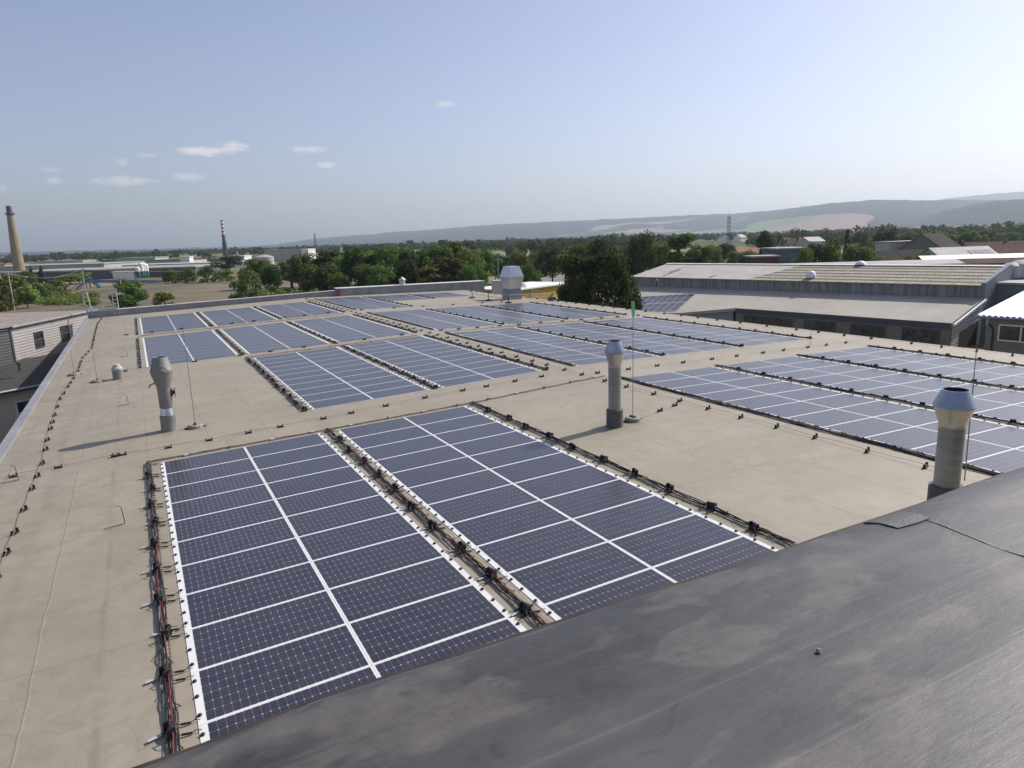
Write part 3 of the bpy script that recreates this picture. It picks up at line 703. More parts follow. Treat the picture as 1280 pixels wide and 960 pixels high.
# ------------------------------------------------------------------ neighbour to the east: low building and long hall (defines the low roof plane)
K = 1.1
pB = W(920, 385, 77.1*K); pC = W(1190, 404, 60*K); pD = W(1230, 372.5, 64.1*K)
ln = (pC-pB).cross(pD-pB).normalized()
if ln.z < 0: ln = -ln
def LOWF(px, py):
    d = ray(px, py); return (pB-CAM).dot(ln)/d.dot(ln)
def low(px, py, h=0): return W(px, py, LOWF(px, py)) + Vector((0, 0, h))
ax1 = (low(860, 367.6)-low(752.5, 373.8)); ax1.normalize(); ax2 = ax1.cross(ln).normalized()
if (low(832, 388.8)-low(752.5, 373.8)).dot(ax2) < 0: ax2 = -ax2
LOWAX = (ax1, ax2, ln)
GE = GZ-1.0
def window(parent, A, U, wd, ht, zb, frame, nx=2, ny=1, nrm=None, t=.07, name='window'):
    """window lying on a wall: A = left bottom point (relative to parent), U = unit dir along the wall, nrm = outward"""
    up_ = Vector((0, 0, 1)); A = Vector(A) + up_*zb
    f = MB()
    def bar(u0, u1, v0, v1, d0, d1):
        P = [A+U*u+up_*v+nrm*d for d in (d0, d1) for (u, v) in ((u0, v0), (u1, v0), (u1, v1), (u0, v1))]
        n = len(f.v); f.v += [tuple(p) for p in P]
        for q in ((0, 1, 2, 3), (4, 7, 6, 5), (0, 4, 5, 1), (1, 5, 6, 2), (2, 6, 7, 3), (3, 7, 4, 0)): f.f.append(tuple(n+i for i in q)); f.mi.append(0)
    bar(-t, 0, -t, ht+t, .0, .06); bar(wd, wd+t, -t, ht+t, .0, .06); bar(0, wd, -t, 0, .0, .06); bar(0, wd, ht, ht+t, 0, .06)
    for i in range(1, nx): bar(wd*i/nx-t/2, wd*i/nx+t/2, 0, ht, 0, .05)
    for i in range(1, ny): bar(0, wd, ht*i/ny-t/2, ht*i/ny+t/2, 0, .045)
    fo = f.build(name, frame, parent)
    g = MB(); g.quad(A+nrm*.012, A+U*wd+nrm*.012, A+U*wd+up_*ht+nrm*.012, A+up_*ht+nrm*.012); g.build('pane', 'window_glass', fo)
    return fo
def low_building():
    O = Vector((pC.x, pC.y, GE)); t = empty('low_workshop_building', O); tag(t, 'long low workshop with pale flat roof, brown cladding and dark blue-framed windows', 'building')
    pts = [low(1190, 404), low(920, 385), low(850, 391.3), low(700, 389), low(690, 370), low(790, 357.3), low(1230, 372.5)]
    b = MB(); up3 = [p-O for p in pts]; b.face([tuple(p) for p in up3]); b.face([(p.x, p.y, p.z-.35) for p in reversed(up3)])
    for i in range(len(up3)):
        a, c = up3[i], up3[(i+1) % len(up3)]; b.quad(a, c, c-Vector((0, 0, .35)), a-Vector((0, 0, .35)))
    b.build('roof', 'low_roof_felt', t)
    # walls
    b = MB()
    b.prism([(p.x, p.y) for p in up3[:2]]+[(up3[1].x+2, up3[1].y+2), (up3[6].x-.1, up3[6].y)], 0, [up3[0].z-.36, up3[1].z-.36, up3[1].z-.5, up3[6].z-.36])
    b.build('wall', 'cladding_brown', t)
    U = (pB-pC); ln2 = Vector((U.x, U.y, 0)).length; U = Vector((U.x, U.y, 0)).normalized(); nrm = Vector((-U.y, U.x, 0))
    if nrm.dot(CAM-pC) < 0: nrm = -nrm
    zt = pC.z-GE
    f = MB(); 
    for (u0, u1) in ((0, ln2),):
        A = U*u0+nrm*.12; B = U*u1+nrm*.12
        f.quad((A.x, A.y, zt-.58), (B.x, B.y, zt-.58), (B.x, B.y, zt-.02), (A.x, A.y, zt-.02)); f.quad((A.x, A.y, zt-.58), (B.x, B.y, zt-.58), (B.x-nrm.x*.12, B.y-nrm.y*.12, zt-.58), (A.x-nrm.x*.12, A.y-nrm.y*.12, zt-.58))
    f.build('fascia', 'window_frame_blue' if False else 'gutter_dark', t)
    def upix(px):      # distance along the facade at a pixel column
        r = ray(px, 410); r = Vector((r.x, r.y)); n2 = Vector((nrm.x, nrm.y)); k = (Vector((pC.x, pC.y))-Vector((CAM.x, CAM.y))).dot(n2)/r.dot(n2)
        q = Vector((CAM.x, CAM.y))+r*k; return (q-Vector((pC.x, pC.y))).dot(Vector((U.x, U.y)))
    for a, c, nx in ((1129, 1175, 4), (1064, 1107, 4), (1006, 1044, 4), (930, 990, 6)):
        ua, uc = upix(c), upix(a)
        window(t, U*ua+nrm*.02, U, uc-ua, 1.5, zt-2.3, 'window_frame_blue', nx, 1, nrm, .09)
    p1, p2 = low(917, 385.2)-O, low(848, 391.5)-O; bb = Vector((1.0, 1.6, 0))
    b = MB(); b.prism([(p1.x+.3, p1.y+.3), (p2.x+.3, p2.y+.3), (p2.x+bb.x, p2.y+bb.y), (p1.x+bb.x, p1.y+bb.y)], 0, [p1.z-.36, p2.z-.36, p2.z-.36, p1.z-.36]); b.build('side_wall', 'pale_blue_wall', t)
    # striped gable end and white verge
    A, D = up3[0], up3[6]; V2 = Vector((D.x-A.x, D.y-A.y, 0)); wv = V2.normalized(); gn = Vector((wv.y, -wv.x, 0))
    if gn.dot(CAM-pC) < 0: gn = -gn
    g = MB(); o_ = gn*.06; g.face([(A.x+o_.x, A.y+o_.y, 0), (D.x+o_.x, D.y+o_.y, 0), (D.x+o_.x, D.y+o_.y, D.z-.36), (A.x+o_.x, A.y+o_.y, A.z-.36)]); g.build('gable_cladding', 'cladding_striped', t)
    g = MB(); o1 = gn*.1; o2 = gn*.3
    for (za, zb2, mm) in ((-.02, .06, 0),):
        g.prism([(A.x+o1.x, A.y+o1.y), (D.x+o1.x, D.y+o1.y), (D.x+o2.x, D.y+o2.y), (A.x+o2.x, A.y+o2.y)], [A.z-.28, D.z-.28, D.z-.28, A.z-.28], [A.z-.1, D.z-.1, D.z-.1, A.z-.1])
    g.build('verge', 'flashing_white', t)
    mid = A.lerp(D, .48); m2 = A.lerp(D, .85)
    g = MB(); o3 = gn*.09; g.face([(A.lerp(D, .25).x+o3.x, A.lerp(D, .25).y+o3.y, 0), (m2.x+o3.x, m2.y+o3.y, 0), (m2.x+o3.x, m2.y+o3.y, A.z-.4), (A.lerp(D, .25).x+o3.x, A.lerp(D, .25).y+o3.y, A.z-1.1)]); g.build('doorway', 'opening_dark', t)
simple('pale_blue_wall', (.3, .34, .38), .8, 0, .08, .5)
simple('gutter_dark', (.075, .08, .10), .6, .2, .1, 1)
low_building()
far_panels()

def hall():
    b1 = low(790, 357.3); b2 = low(1226, 372); O = Vector((b2.x, b2.y, GE)); t = empty('long_hall', O); tag(t, 'long hall with corrugated grey wall and pale, partly mossy low-pitched roof', 'building')
    e1 = b1-O; e2 = b2-O; wall_h = 1.34
    U = Vector((e1.x-e2.x, e1.y-e2.y, 0)); Lh = U.length; U.normalize(); back = Vector((U.y, -U.x, 0))
    if back.dot(CAM-O) > 0: back = -back
    run, rise = 6.2, 1.55
    e1t = e1+Vector((0, 0, wall_h+.15)); e2t = e2+Vector((0, 0, wall_h))
    r1 = e1t+back*run*1.15+Vector((0, 0, rise)) - U*1.0; r2 = e2t+back*run+Vector((0, 0, rise))
    b = MB(); b.face([(e2.x, e2.y, 0), (e1.x, e1.y, 0), e1t-Vector((0, 0, .03)), e2t-Vector((0, 0, .03))]); b.build('wall', 'corrugated_wall', t)
    b = MB(); bk1, bk2 = r1+back*7-Vector((0, 0, 1.5)), r2+back*7-Vector((0, 0, 1.5)); b.face([(e1.x, e1.y, 0), (bk1.x, bk1.y, 0), bk1, r1-Vector((0, 0, .05)), e1t-Vector((0, 0, .05))]); b.face([(bk1.x, bk1.y, 0), (bk2.x, bk2.y, 0), bk2, bk1]); b.face([r1-Vector((0, 0, .04)), r2-Vector((0, 0, .04)), bk2, bk1]); b.build('rear_slope', 'hall_roof', t)
    # split of the roof covering: pale sheet left of px 960, mossy right
    k = .395
    over = -back*.35-Vector((0, 0, .08)); th = Vector((0, 0, .07))
    def slab(a0, a1, k0, name, mat, lift):
        E0 = e2t.lerp(e1t, k0[0])+over+lift; E1 = e2t.lerp(e1t, k0[1])+over+lift; Q1 = r2.lerp(r1, k0[3])+lift; Q0 = r2.lerp(r1, k0[2])+lift
        bb = MB(); bb.quad(E0, E1, Q1, Q0); bb.quad(E0-th, E1-th, E1, E0)
        me = bb.mesh(name, mat); uv = me.uv_layers.new(name='UVMap')
        for i, c in enumerate(((0, 0), (1, 0), (1, 1), (0, 1), (0, 0), (1, 0), (1, 0), (0, 0))): uv.data[i].uv = c
        o = bpy.data.objects.new(name, me); col.objects.link(o); o.parent = t; return o
    slab(0, 0, (0, .57, 0, .50), 'mossy_roof', 'mossy_corrugated', Vector((0, 0, 0)))
    slab(0, 0, (.57, 1.0, .50, 1.0), 'pale_roof', 'hall_pale_roof', Vector((0, 0, .01)))
    b = MB(); w1 = back*.5
    P0 = r2-w1-Vector((0, 0, .06)); P1 = r1-w1-Vector((0, 0, .06)); l = Vector((0, 0, .05))
    b.quad(P0+l, P1+l, r1+l*2, r2+l*2); b.quad(r2+l*2, r1+l*2, r1+w1, r2+w1); b.build('ridge_cap', 'flashing_white', t)
    # gable parapet on the right
    s = -U; b = MB(); n0 = e2-back*.25; n1 = r2+back*.4
    A = Vector((n0.x, n0.y, 0)); B = Vector((n1.x, n1.y, 0)); za, zb = e2t.z+.18, r2.z+.16
    Bk = B+back*6
    b.prism([(A.x, A.y), (A.x+s.x*.4, A.y+s.y*.4), (B.x+s.x*.4, B.y+s.y*.4), (B.x, B.y)], 0, [za, za, zb, zb]); b.prism([(B.x, B.y), (B.x+s.x*.4, B.y+s.y*.4), (Bk.x+s.x*.4, Bk.y+s.y*.4), (Bk.x, Bk.y)], 0, [zb, zb, zb-1.4, zb-1.4]); b.build('gable_wall', 'gable_grey', t)
    # slipped strips on the pale roof
    b = MB()
    for k0, a, c in ((.876, .03, .55), (.888, .3, .62), (.70, .02, .2)):
        E = e2t.lerp(e1t, k0); Q = r2.lerp(r1, k0); P = E.lerp(Q, a); P2 = E.lerp(Q, c); w = U*.28; lf = Vector((0, 0, .03))
        b.quad(P+lf, P+w+lf, P2+w*.6+lf, P2+lf)
    b.build('open_joint', 'opening_dark', t)
    # white roof bag / vent cowl
    P = e2t.lerp(e1t, .40)+back*.9+Vector((0, 0, .2))+O
    b = MB(); b.lathe([(.5, 0), (.62, .25), (.55, .6), (.3, .85), (.1, .9)], 12); o = b.build('vent_cowl', 'white_paint', smooth=True, loc=P); tag(o, 'white domed cowl sitting low on the mossy hall roof', 'roof vent')
    P = r2.lerp(r1, .335)+O+Vector((0, 0, .05)); b = MB(); b.lathe([(.7, 0), (.6, .2), (.25, .42), (.1, .45)], 10); o = b.build('vent_cowl', 'white_paint', smooth=True, loc=P); tag(o, 'white cowl on the ridge of the long hall', 'roof vent')
simple('hall_pale_roof', (.47, .435, .385), .8, 0, .12, .5, vec=(1, 1, 1))
simple('gable_grey', (.18, .20, .23), .75, 0, .08, .5)
hall()

def right_shed():
    F = 56*K*.93; A = W(1221, 393.5, F); z = A.z; U = (pC-pB); U = Vector((U.x, U.y, 0)).normalized()     # toward the viewer's right
    back = Vector((-U.y, U.x, 0))
    if back.dot(CAM-A) > 0: back = -back
    O = Vector((A.x, A.y, GE)); t = empty('shed_building', O); tag(t, 'brown-grey shed with bright white sheet roof and white window at right', 'building')
    zt = z-GE; L1 = 14; run = 15; rise = 1.9
    b = MB(); a = U*.6+back*.5; c = U*L1+back*.5; d = c+back*13; e = a+back*13
    b.prism([(a.x, a.y), (c.x, c.y), (d.x, d.y), (e.x, e.y)], 0, [zt-.3, zt-.3, zt+1.2, zt+1.2]); b.build('wall', 'shed_wall', t)
    # corrugated sheet roof, real waves
    b = MB(); n = 220
    for i in range(n+1):
        u = L1*i/n; h = .045*math.sin(u/.42*2*math.pi)
        p = U*u; q = U*u+back*run
        b.v += [(p.x, p.y, zt+h), (q.x, q.y, zt+rise+h), (p.x, p.y, zt+h-.05)]
    for i in range(n): k = 3*i; b.f.append((k, k+3, k+4, k+1)); b.mi.append(0); b.f.append((k, k+2, k+5, k+3)); b.mi.append(0)
    b.build('roof', 'white_metal_roof', t, smooth=False)
    b = MB(); p0 = -back*.06-U*.1; b.tube([(p0.x, p0.y, zt-.16), (p0.x+U.x*L1, p0.y+U.y*L1, zt-.16)], .09, 8); pd = U*.8+back*.05; b.tube([(pd.x, pd.y, zt-.2), (pd.x, pd.y, zt-.75)], .1, 8); b.build('gutter', 'gutter_zinc', t)
    b = MB(); pd = U*.82+back*.4; pe = U*1.15+back*.42; b.tube([(pd.x, pd.y, zt-.75), (pe.x, pe.y, zt-1.15), (pe.x, pe.y, zt-3.6)], .07, 8); b.build('downpipe', 'rust_brown', t)
    nn = -back
    window(t, U*1.6+back*.5, U, 4.4, 1.15, zt-1.95, 'window_frame_white', 3, 1, nn, .1)
    window(t, U*8.2+back*.5, U, 3.2, 1.15, zt-1.95, 'window_frame_white', 2, 1, nn, .1)
right_shed()
def grey_block():
    A = W(1241.5, 352.5, 72.5); U = Vector(((pC-pB).x, (pC-pB).y, 0)).normalized(); back = Vector((-U.y, U.x, 0))
    if back.dot(CAM-A) > 0: back = -back
    O = Vector((A.x, A.y, GE)); t = empty('grey_annex', O); tag(t, 'blue-grey rendered annex with pale flat roof beside the long hall', 'building'); zt = A.z-GE
    b = MB(); q = [Vector((0, 0, 0)), U*14, U*14+back*7, back*7]; b.prism([(p.x, p.y) for p in q], 0, zt-.2); b.build('wall', 'gable_grey', t)
    b = MB(); q = [-U*.3-back*.3, U*14.3-back*.3, U*14.3+back*7.3, back*7.3-U*.3]; b.prism([(p.x, p.y) for p in q], zt-.2, zt); b.build('roof', 'pale_roof', t)
    window(t, U*1.6-back*.002, U, 1.7, 1.2, zt-2.6, 'window_frame_blue', 2, 1, -back, .08)
    for k, (px, py, s) in enumerate(((1264, 345, 1.0), (1276, 343, 1.15))):
        P = W(px, py, 76); b = MB(); b.lathe([(.1, 0), (1.0*s, .1), (1.15*s, .8*s), (1.0*s, 1.4*s), (.5*s, 1.7*s), (.1, 1.75*s)], 16)
        o = b.build('roof_tank', 'pale_patch', smooth=True, loc=(P.x, P.y, A.z)); tag(o, ['smaller', 'larger'][k]+' pale rounded tank on the grey annex roof', 'tank', 'tanks on the annex roof')
grey_block()

def simple_house(px, py, f, w, d, h, rh, wallm, roofm, label, yaw=0, name='house', windows=True, gz=GZ, chim=False, cat='house', group=None, toppx=True):
    """gabled building; (px,py) = ridge centre when toppx; f forward distance"""
    P = W(px, py, f); z0 = gz
    if toppx: h = max(P.z-gz-rh, 1.5)
    t = empty(name, (P.x, P.y, z0), (0, 0, yaw)); tag(t, label, cat, group)
    b = MB(); b.prism([(-w/2, -d/2), (w/2, -d/2), (w/2, d/2), (-w/2, d/2)], 0, h-.02)
    if rh > .3: b.face([(-w/2, -d/2, h), (-w/2, 0, h+rh-.05), (-w/2, d/2, h)]); b.face([(w/2, -d/2, h), (w/2, d/2, h), (w/2, 0, h+rh-.05)])
    b.build('wall', wallm, t)
    b = MB(); o = .4
    if rh > .3:
        for s in (-1, 1):
            b.quad((-w/2-o, s*(d/2+o), h-rh*o/(d/2)), (w/2+o, s*(d/2+o), h-rh*o/(d/2)), (w/2+o, 0, h+rh), (-w/2-o, 0, h+rh))
            b.quad((-w/2-o, s*(d/2+o), h-rh*o/(d/2)-.15), (w/2+o, s*(d/2+o), h-rh*o/(d/2)-.15), (w/2+o, s*(d/2+o), h-rh*o/(d/2)), (-w/2-o, s*(d/2+o), h-rh*o/(d/2)))
    else: b.box(-w/2-.3, -d/2-.3, h, w/2+.3, d/2+.3, h+.3)
    r = b.build('roof', roofm, t)
    if chim: b = MB(); b.box(w*.1, -.4, h+rh*.5, w*.1+.7, .3, h+rh+1.0); b.build('chimney', 'chimney_brick', r)
    if windows and f < 900:
        for k in range(max(2, int(w/3.2))):
            x = -w/2+w*(k+.5)/max(2, int(w/3.2))
            window(t, Vector((x-.5, -d/2-.0, 0)), Vector((1, 0, 0)), 1.0, 1.3, max(.9, h*.45), 'window_frame_white', 1, 1, Vector((0, -1, 0)), .08)
    return t
VY = -YAW
# buildings behind the long hall on the right
simple_house(1238, 317.5, 118, 22, 7, 3, 1.2, 'maroon', 'white_metal_roof', 'long shed with white sheet roof over maroon wall, behind the hall', VY-.15, 'long_shed', False, cat='shed')
simple_house(1252, 322.2, 112, 19, 3.5, 3, .6, 'maroon', 'brown_roof', 'lean-to with red-brown ribbed roof in front of the long shed', VY-.15, 'lean_to_shed', False, cat='shed')
simple_house(1085, 326.5, 112, 26, 5, 3, .5, 'hall_grey', 'pale_roof', 'low pale-roofed shed just above the mossy hall roof', VY-.1, 'low_shed', False, cat='shed')
simple_house(1165, 291.5, 190, 16, 15, 6, 5.5, 'shed_wall', 'dark_roof', 'large dark-roofed gabled house with twin chimneys above the solar-roofed house', VY+.75, 'house', True, chim=True)
simple_house(1130, 302.0, 195, 12, 8, 5, .1, 'render_pale', 'pale_roof', 'small flat-roofed house left of the dark gabled house', VY, 'flat_house', True)
simple_house(1125, 312.5, 160, 16, 12, 4, 3, 'shed_wall', 'dark_roof', 'broad dark grey roof half hidden by trees behind the hall', VY+.1, 'house', False)
hs = simple_house(1198, 308.5, 150, 13, 14, 4, 3.6, 'render_pale', 'pale_roof', 'pale grey-roofed house carrying a small solar array', VY+.1, 'house', True)
def roof_array(t):
    b = MB(); me = None
    w, d = 13, 14; h = None
    for o in t.children: pass
    z = max((W(1198, 308.5, 150).z-GZ-3.6), 1.5); rh = 3.6
    for i in range(4):
        for j in range(2):
            x0 = .8+i*1.35; s0, s1 = .15+j*.33, .15+j*.33+.3
            P = lambda x, s: (x, -(d/2)*(1-s), z+rh*s+.08)
            b.quad(P(x0, s0), P(x0+1.25, s0), P(x0+1.25, s1), P(x0, s1))
    b.build('solar_array', 'hall_grey', t)
roof_array(hs)
simple_house(1248, 303.5, 260, 26, 11, 5, 4, 'shed_wall', 'brown_roof', 'long brown-roofed house at the right edge among trees', VY+.05, 'house', True, chim=True)
simple_house(1290, 309, 210, 22, 10, 4, 3, 'render_pale', 'brown_roof', 'red-brown roofed house cut by the right edge', VY, 'house', True)
simple_house(981, 310.5, 150, 6.5, 9, 6, .1, 'teal_wall', 'pale_roof', 'grey-green flat-roofed block behind the long hall beside trees', VY, 'flat_block', True, cat='building')
simple_house(952, 320.5, 140, 5, 5, 3, .1, 'maroon', 'pale_roof', 'small dark red shed with pale flat roof left of the grey-green block', VY, 'shed', False, cat='shed')
simple_house(936, 309.5, 230, 8, 7, 3, 2, 'render_cream', 'orange_roof', 'small house with orange roof left of the grey-green block', VY, 'house', True)
simple_house(1000, 297.0, 430, 22, 10, 4, 2.5, 'render_pale', 'orange_roof', 'long house with bright red roof among trees', VY, 'house', True)
simple_house(1014, 296.0, 420, 12, 10, 4, 2.5, 'render_pale', 'pale_roof', 'pale-roofed house next to the long red roof', VY+.4, 'house', True)
# the town further out
tr = random.Random(3); k = 0
adj = ['tiny', 'small', 'broad', 'narrow', 'tall', 'squat', 'long', 'short']; roofs = [('orange_roof', 'orange-red'), ('dark_roof', 'dark grey'), ('brown_roof', 'brown'), ('pale_roof', 'pale grey')]
for px in [905, 925, 948, 970, 1030, 1046, 1062, 1075, 1090, 1104, 1118, 1133, 1147, 1158, 1176, 1188, 1199, 1207, 1216, 1222, 1230, 1236, 1243, 1252, 1258, 1266, 1272, 1279, 1070, 1100, 1130, 1160, 1185, 1210, 1240, 1265, 1276, 1225, 1248]:
    f = tr.uniform(560, 1700); hor = 299-.0314*(px-640); zt = tr.uniform(1.2, 4.6)
    py = hor + (CAM.z-zt)*870/f
    rm, rn = roofs[tr.randrange(4)]; wm = tr.choice(['render_pale', 'render_cream', 'white_paint'])
    simple_house(px, py, f, tr.uniform(9, 15), tr.uniform(8, 11), 5, tr.uniform(2.5, 4), wm, rm, '%s distant house with %s roof, %s from left in the hillside town' % (adj[k % 8], rn, ordn(k+1)), VY+tr.choice([0, .8, -.5, 1.5]), 'house', False, group='houses of the distant town')
    k += 1
for px, py, f in [(1121, 269, 5200), (1098, 271.5, 5000), (1082, 272.8, 5000), (1034, 275, 4800), (826, 282.5, 5500), (1262, 262, 3700), (1268, 264, 3700), (1275, 263, 3700), (1257, 266, 3700)]:
    P = W(px, py, f); t = empty('house', (P.x, P.y, P.z-10)); tag(t, 'far white building on the foot of the hills, at picture column %s' % ordn(1) if False else 'far white building at the foot of the hills, %s from left' % ordn([826, 1034, 1082, 1098, 1121, 1257, 1262, 1268, 1275].index(px)+1), 'building', 'white buildings under the hills')
    b = MB(); b.box(-22, -12, -30, 22, 12, 12); b.build('wall', 'white_paint', t); b = MB(); b.prism([(-23, -13), (23, -13), (23, 13), (-23, 13)], 12.02, 14); b.build('roof', 'pale_roof', t)

# yellow hall north-east
def yellow():
    A = W(651, 360.5, 112); B = W(703, 354.8, 122); zt = A.z; O = Vector((A.x, A.y, GE)); t = empty('yellow_hall', O); tag(t, 'bright yellow wall under a thin white roof edge beyond the roof', 'building')
    U = Vector((B.x-A.x, B.y-A.y, 0)); Lg = U.length+3; U.normalize(); bk = Vector((-U.y, U.x, 0))
    if bk.dot(CAM-A) > 0: bk = -bk
    q = [-U*.2, U*Lg, U*Lg+bk*9, -U*.2+bk*9]; b = MB(); b.prism([(p.x, p.y) for p in q], 0, zt-GE-.25); b.build('wall', 'yellow_wall', t)
    q = [-U*2.4-bk*.4, U*Lg-bk*.4, U*Lg+bk*9, -U*2.4+bk*9]; b = MB(); b.prism([(p.x, p.y) for p in q], zt-GE-.24, [zt-GE, B.z-GE+.1, B.z-GE+.1, zt-GE]); b.build('roof', 'white_metal_roof', t)
    P = W(653.5, 358.5, 115); b = MB(); b.lathe([(1.0, -1), (1.0, .1), (.7, .6), (.1, .75)], 14); o = b.build('roof_dome', 'white_paint', smooth=True, loc=P); tag(o, 'white rounded cowl just behind the yellow wall', 'roof vent')
yellow()

# ------------------------------------------------------------------ buildings to the west (left edge)
def left_buildings():
    gz = GZ
    A = W(11.5, 409.5, 46); B = W(119, 387.5, 57.5); O = Vector((A.x, A.y, gz)); t = empty('clad_building', O); tag(t, 'building with pale ribbed cladding and two small windows at the left edge', 'building')
    A = A-O; B = B-O; U = Vector((B.x-A.x, B.y-A.y, 0)); Lg = U.length; U.normalize(); bk = Vector((-U.y, U.x, 0))
    if bk.dot(CAM-O) > 0: bk = -bk
    # keep it clear of our roof
    b = MB(); b.face([(A.x, A.y, 0), (B.x, B.y, 0), tuple(B), tuple(A)]); b.build('wall', 'cladding_pale', t)
    s = bk*9-U*5.0; C = A+s; 
    b = MB(); W2 = -U*5.5+bk*.9; q = A+W2
    b.face([(A.x, A.y, 0), tuple(A), (q.x, q.y, A.z-.1), (q.x, q.y, 0)]); b.build('shaded_wall', 'cladding_shaded', t)
    D = B+bk*9; E = q+bk*9
    b = MB(); pts = [A-bk*.12, B-bk*.12, D, Vector((E.x, E.y, A.z+.1)), Vector((q.x, q.y, A.z-.02))-bk*.1]
    up_ = Vector((0, 0, .03)); b.face([tuple(p+up_) for p in pts]); b.face([tuple(p-Vector((0, 0, .12))) for p in reversed(pts)])
    b.build('roof', 'gravel_roof', t)
    b = MB(); b.tube([tuple(A-bk*.15), tuple(B-bk*.15)], .09, 6); b.build('gutter', 'parapet_grey', t)
    b = MB(); b.tube([(A.x, A.y, .1), (A.x, A.y, A.z-.1)], .09, 6); b.build('corner_trim', 'hall_grey', t)
    nn = -bk
    for px in (34.5, 65):
        k = (px-11.5)/(119-11.5)*1.04; P = A.lerp(B, k); z = P.z-1.75
        window(t, Vector((P.x, P.y, 0))+nn*.01, U, 1.0, 1.05, z, 'hall_grey', 1, 2, nn, .05)
    # dark felt roof and cream wall in front
    E0 = W(-60, 503, 38); E1 = W(62, 479.5, 42.3); T0 = W(-60, 461, 44); T1 = W(95, 438.5, 50.2)
    O2 = Vector((E1.x, E1.y, gz)); t2 = empty('cream_building', O2); tag(t2, 'cream rendered building with dark felt roof and large white-barred window', 'building')
    e0, e1, t0, t1 = E0-O2, E1-O2, T0-O2, T1-O2
    b = MB(); b.face([tuple(e0), tuple(e1), tuple(t1), tuple(t0)]); dz = Vector((0, 0, .14)); b.face([tuple(e0-dz), tuple(e1-dz), tuple(e1), tuple(e0)]); b.face([tuple(e1-dz), tuple(t1-dz), tuple(t1), tuple(e1)]); b.build('roof', 'tar_paper', t2)
    b = MB(); b.tube([tuple(e0+Vector((0, 0, .02))), tuple(e1+Vector((0, 0, .02)))], .07, 6); b.build('gutter', 'pale_patch', t2)
    U2 = Vector((e1.x-e0.x, e1.y-e0.y, 0)); Lw = U2.length; U2.normalize(); bk2 = Vector((-U2.y, U2.x, 0))
    if bk2.dot(CAM-O2) > 0: bk2 = -bk2
    a = e0+bk2*.5; c = e1+bk2*.5; d = c+bk2*5; e = a+bk2*5
    b = MB(); b.prism([(a.x, a.y), (c.x, c.y), (d.x, d.y), (e.x, e.y)], 0, [e0.z-.1, e1.z-.1, e1.z-.1, e0.z-.1]); b.build('wall', 'render_cream', t2)
    # window
    wa = c-U2*1.75
    window(t2, Vector((wa.x, wa.y, 0)), U2, 2.2, 2.0, e1.z-2.85, 'window_frame_white', 2, 3, -bk2, .09)
    P = W(24, 458, 43); b = MB(); b.tube([(0, 0, 0), (0, 0, .5)], .07, 8); b.lathe([(.14, .45), (.14, .55), (.03, .6)], 8); o = b.build('vent_pipe', 'dark_lattice', loc=(P.x, P.y, P.z-.3)); tag(o, 'small dark vent pipe on the felt roof at the left', 'vent')
left_buildings()

# ------------------------------------------------------------------ distant industry on the left
def obox(name, label, px, py, f, w, d, wallm, roofm, yaw=0, gz=GZ, cat='building', extra=None, rt_=.6):
    P = W(px, py, f); t = empty(name, (P.x, P.y, gz), (0, 0, VY+yaw)); tag(t, label, cat); h = P.z-gz
    b = MB(); b.box(-w/2, -d/2, 0, w/2, d/2, h-rt_); b.build('wall', wallm, t); b = MB(); b.box(-w/2-.5, -d/2-.5, h-rt_+.01, w/2+.5, d/2+.5, h); b.build('roof', roofm, t)
    if extra: extra(t, w, d, h)
    return t
obox('grey_hall', 'long dark grey factory hall behind the blue gangway', 150, 334.5, 330, 84, 40, 'hall_grey', 'hall_roof', .06)
obox('grey_hall', 'right-hand continuation of the grey hall with lighter roof, left of the dark tree', 232, 328.5, 400, 56, 30, 'hall_grey', 'hall_light', -.05)
def greens(t, w, d, h):
    for k in range(4): b = MB(); x = -w*.36+k*w*.24; b.box(x-3, -d/2-.15, h*.45, x+3, -d/2-.01, h*.85); b.build('green_panel', 'bright_green', t)
obox('green_hall', 'pale hall with four bright green panels far left', 178, 321.5, 760, 42, 30, 'hall_greenish', 'pale_roof', 0, extra=greens)
obox('green_hall', 'long pale green hall further left at the horizon', 85, 325.5, 900, 56, 30, 'hall_greenish', 'hall_greenish', 0)
obox('dark_green_hall', 'low dark green hall left of the green-panelled hall', 146, 324.2, 780, 20, 30, 'dark_green_paint', 'dark_green_paint', 0)
obox('flat_hall', 'wide flat-roofed grey hall behind the grey factory hall', 90, 329.5, 560, 85, 60, 'hall_light', 'hall_roof', 0)
obox('flat_hall', 'low brown-roofed hall right of the green-panelled hall', 222, 324, 620, 40, 30, 'render_pale', 'brown_roof', 0)
obox('orange_roofed_hall', 'hall with orange roof behind the tall brick chimney', 2, 330, 600, 26, 30, 'render_pale', 'orange_roof', 0)
obox('white_hall', 'small white block building behind the grey hall roof', 233, 320.5, 600, 8, 8, 'white_paint', 'white_paint', 0)
obox('white_container', 'white box van shape parked before the grey hall', 155, 339, 300, 8.5, 3, 'white_paint', 'white_paint', 0, gz=GZ, cat='container', rt_=.3)
obox('storage_building', 'big beige windowless storage building with white end, centre-left', 362, 311.5, 560, 34, 20, 'hall_light', 'pale_roof', 0)
obox('storage_annex', 'white end block of the storage building', 385.5, 311.3, 545, 5, 20, 'white_paint', 'white_paint', 0)
obox('white_hall', 'low white hall right of the striped chimney', 296, 319.5, 700, 22, 20, 'white_paint', 'white_paint', 0)
def tank():
    P = W(330, 319, 380); h = P.z-GZ; b = MB(); b.lathe([(5, 0), (5, h-1), (3.6, h-.4), (.5, h+.3)], 28); o = b.build('storage_tank', 'pale_roof', smooth=True, loc=(P.x, P.y, GZ)); tag(o, 'white round storage tank left of the beige storage building', 'tank')
tank()
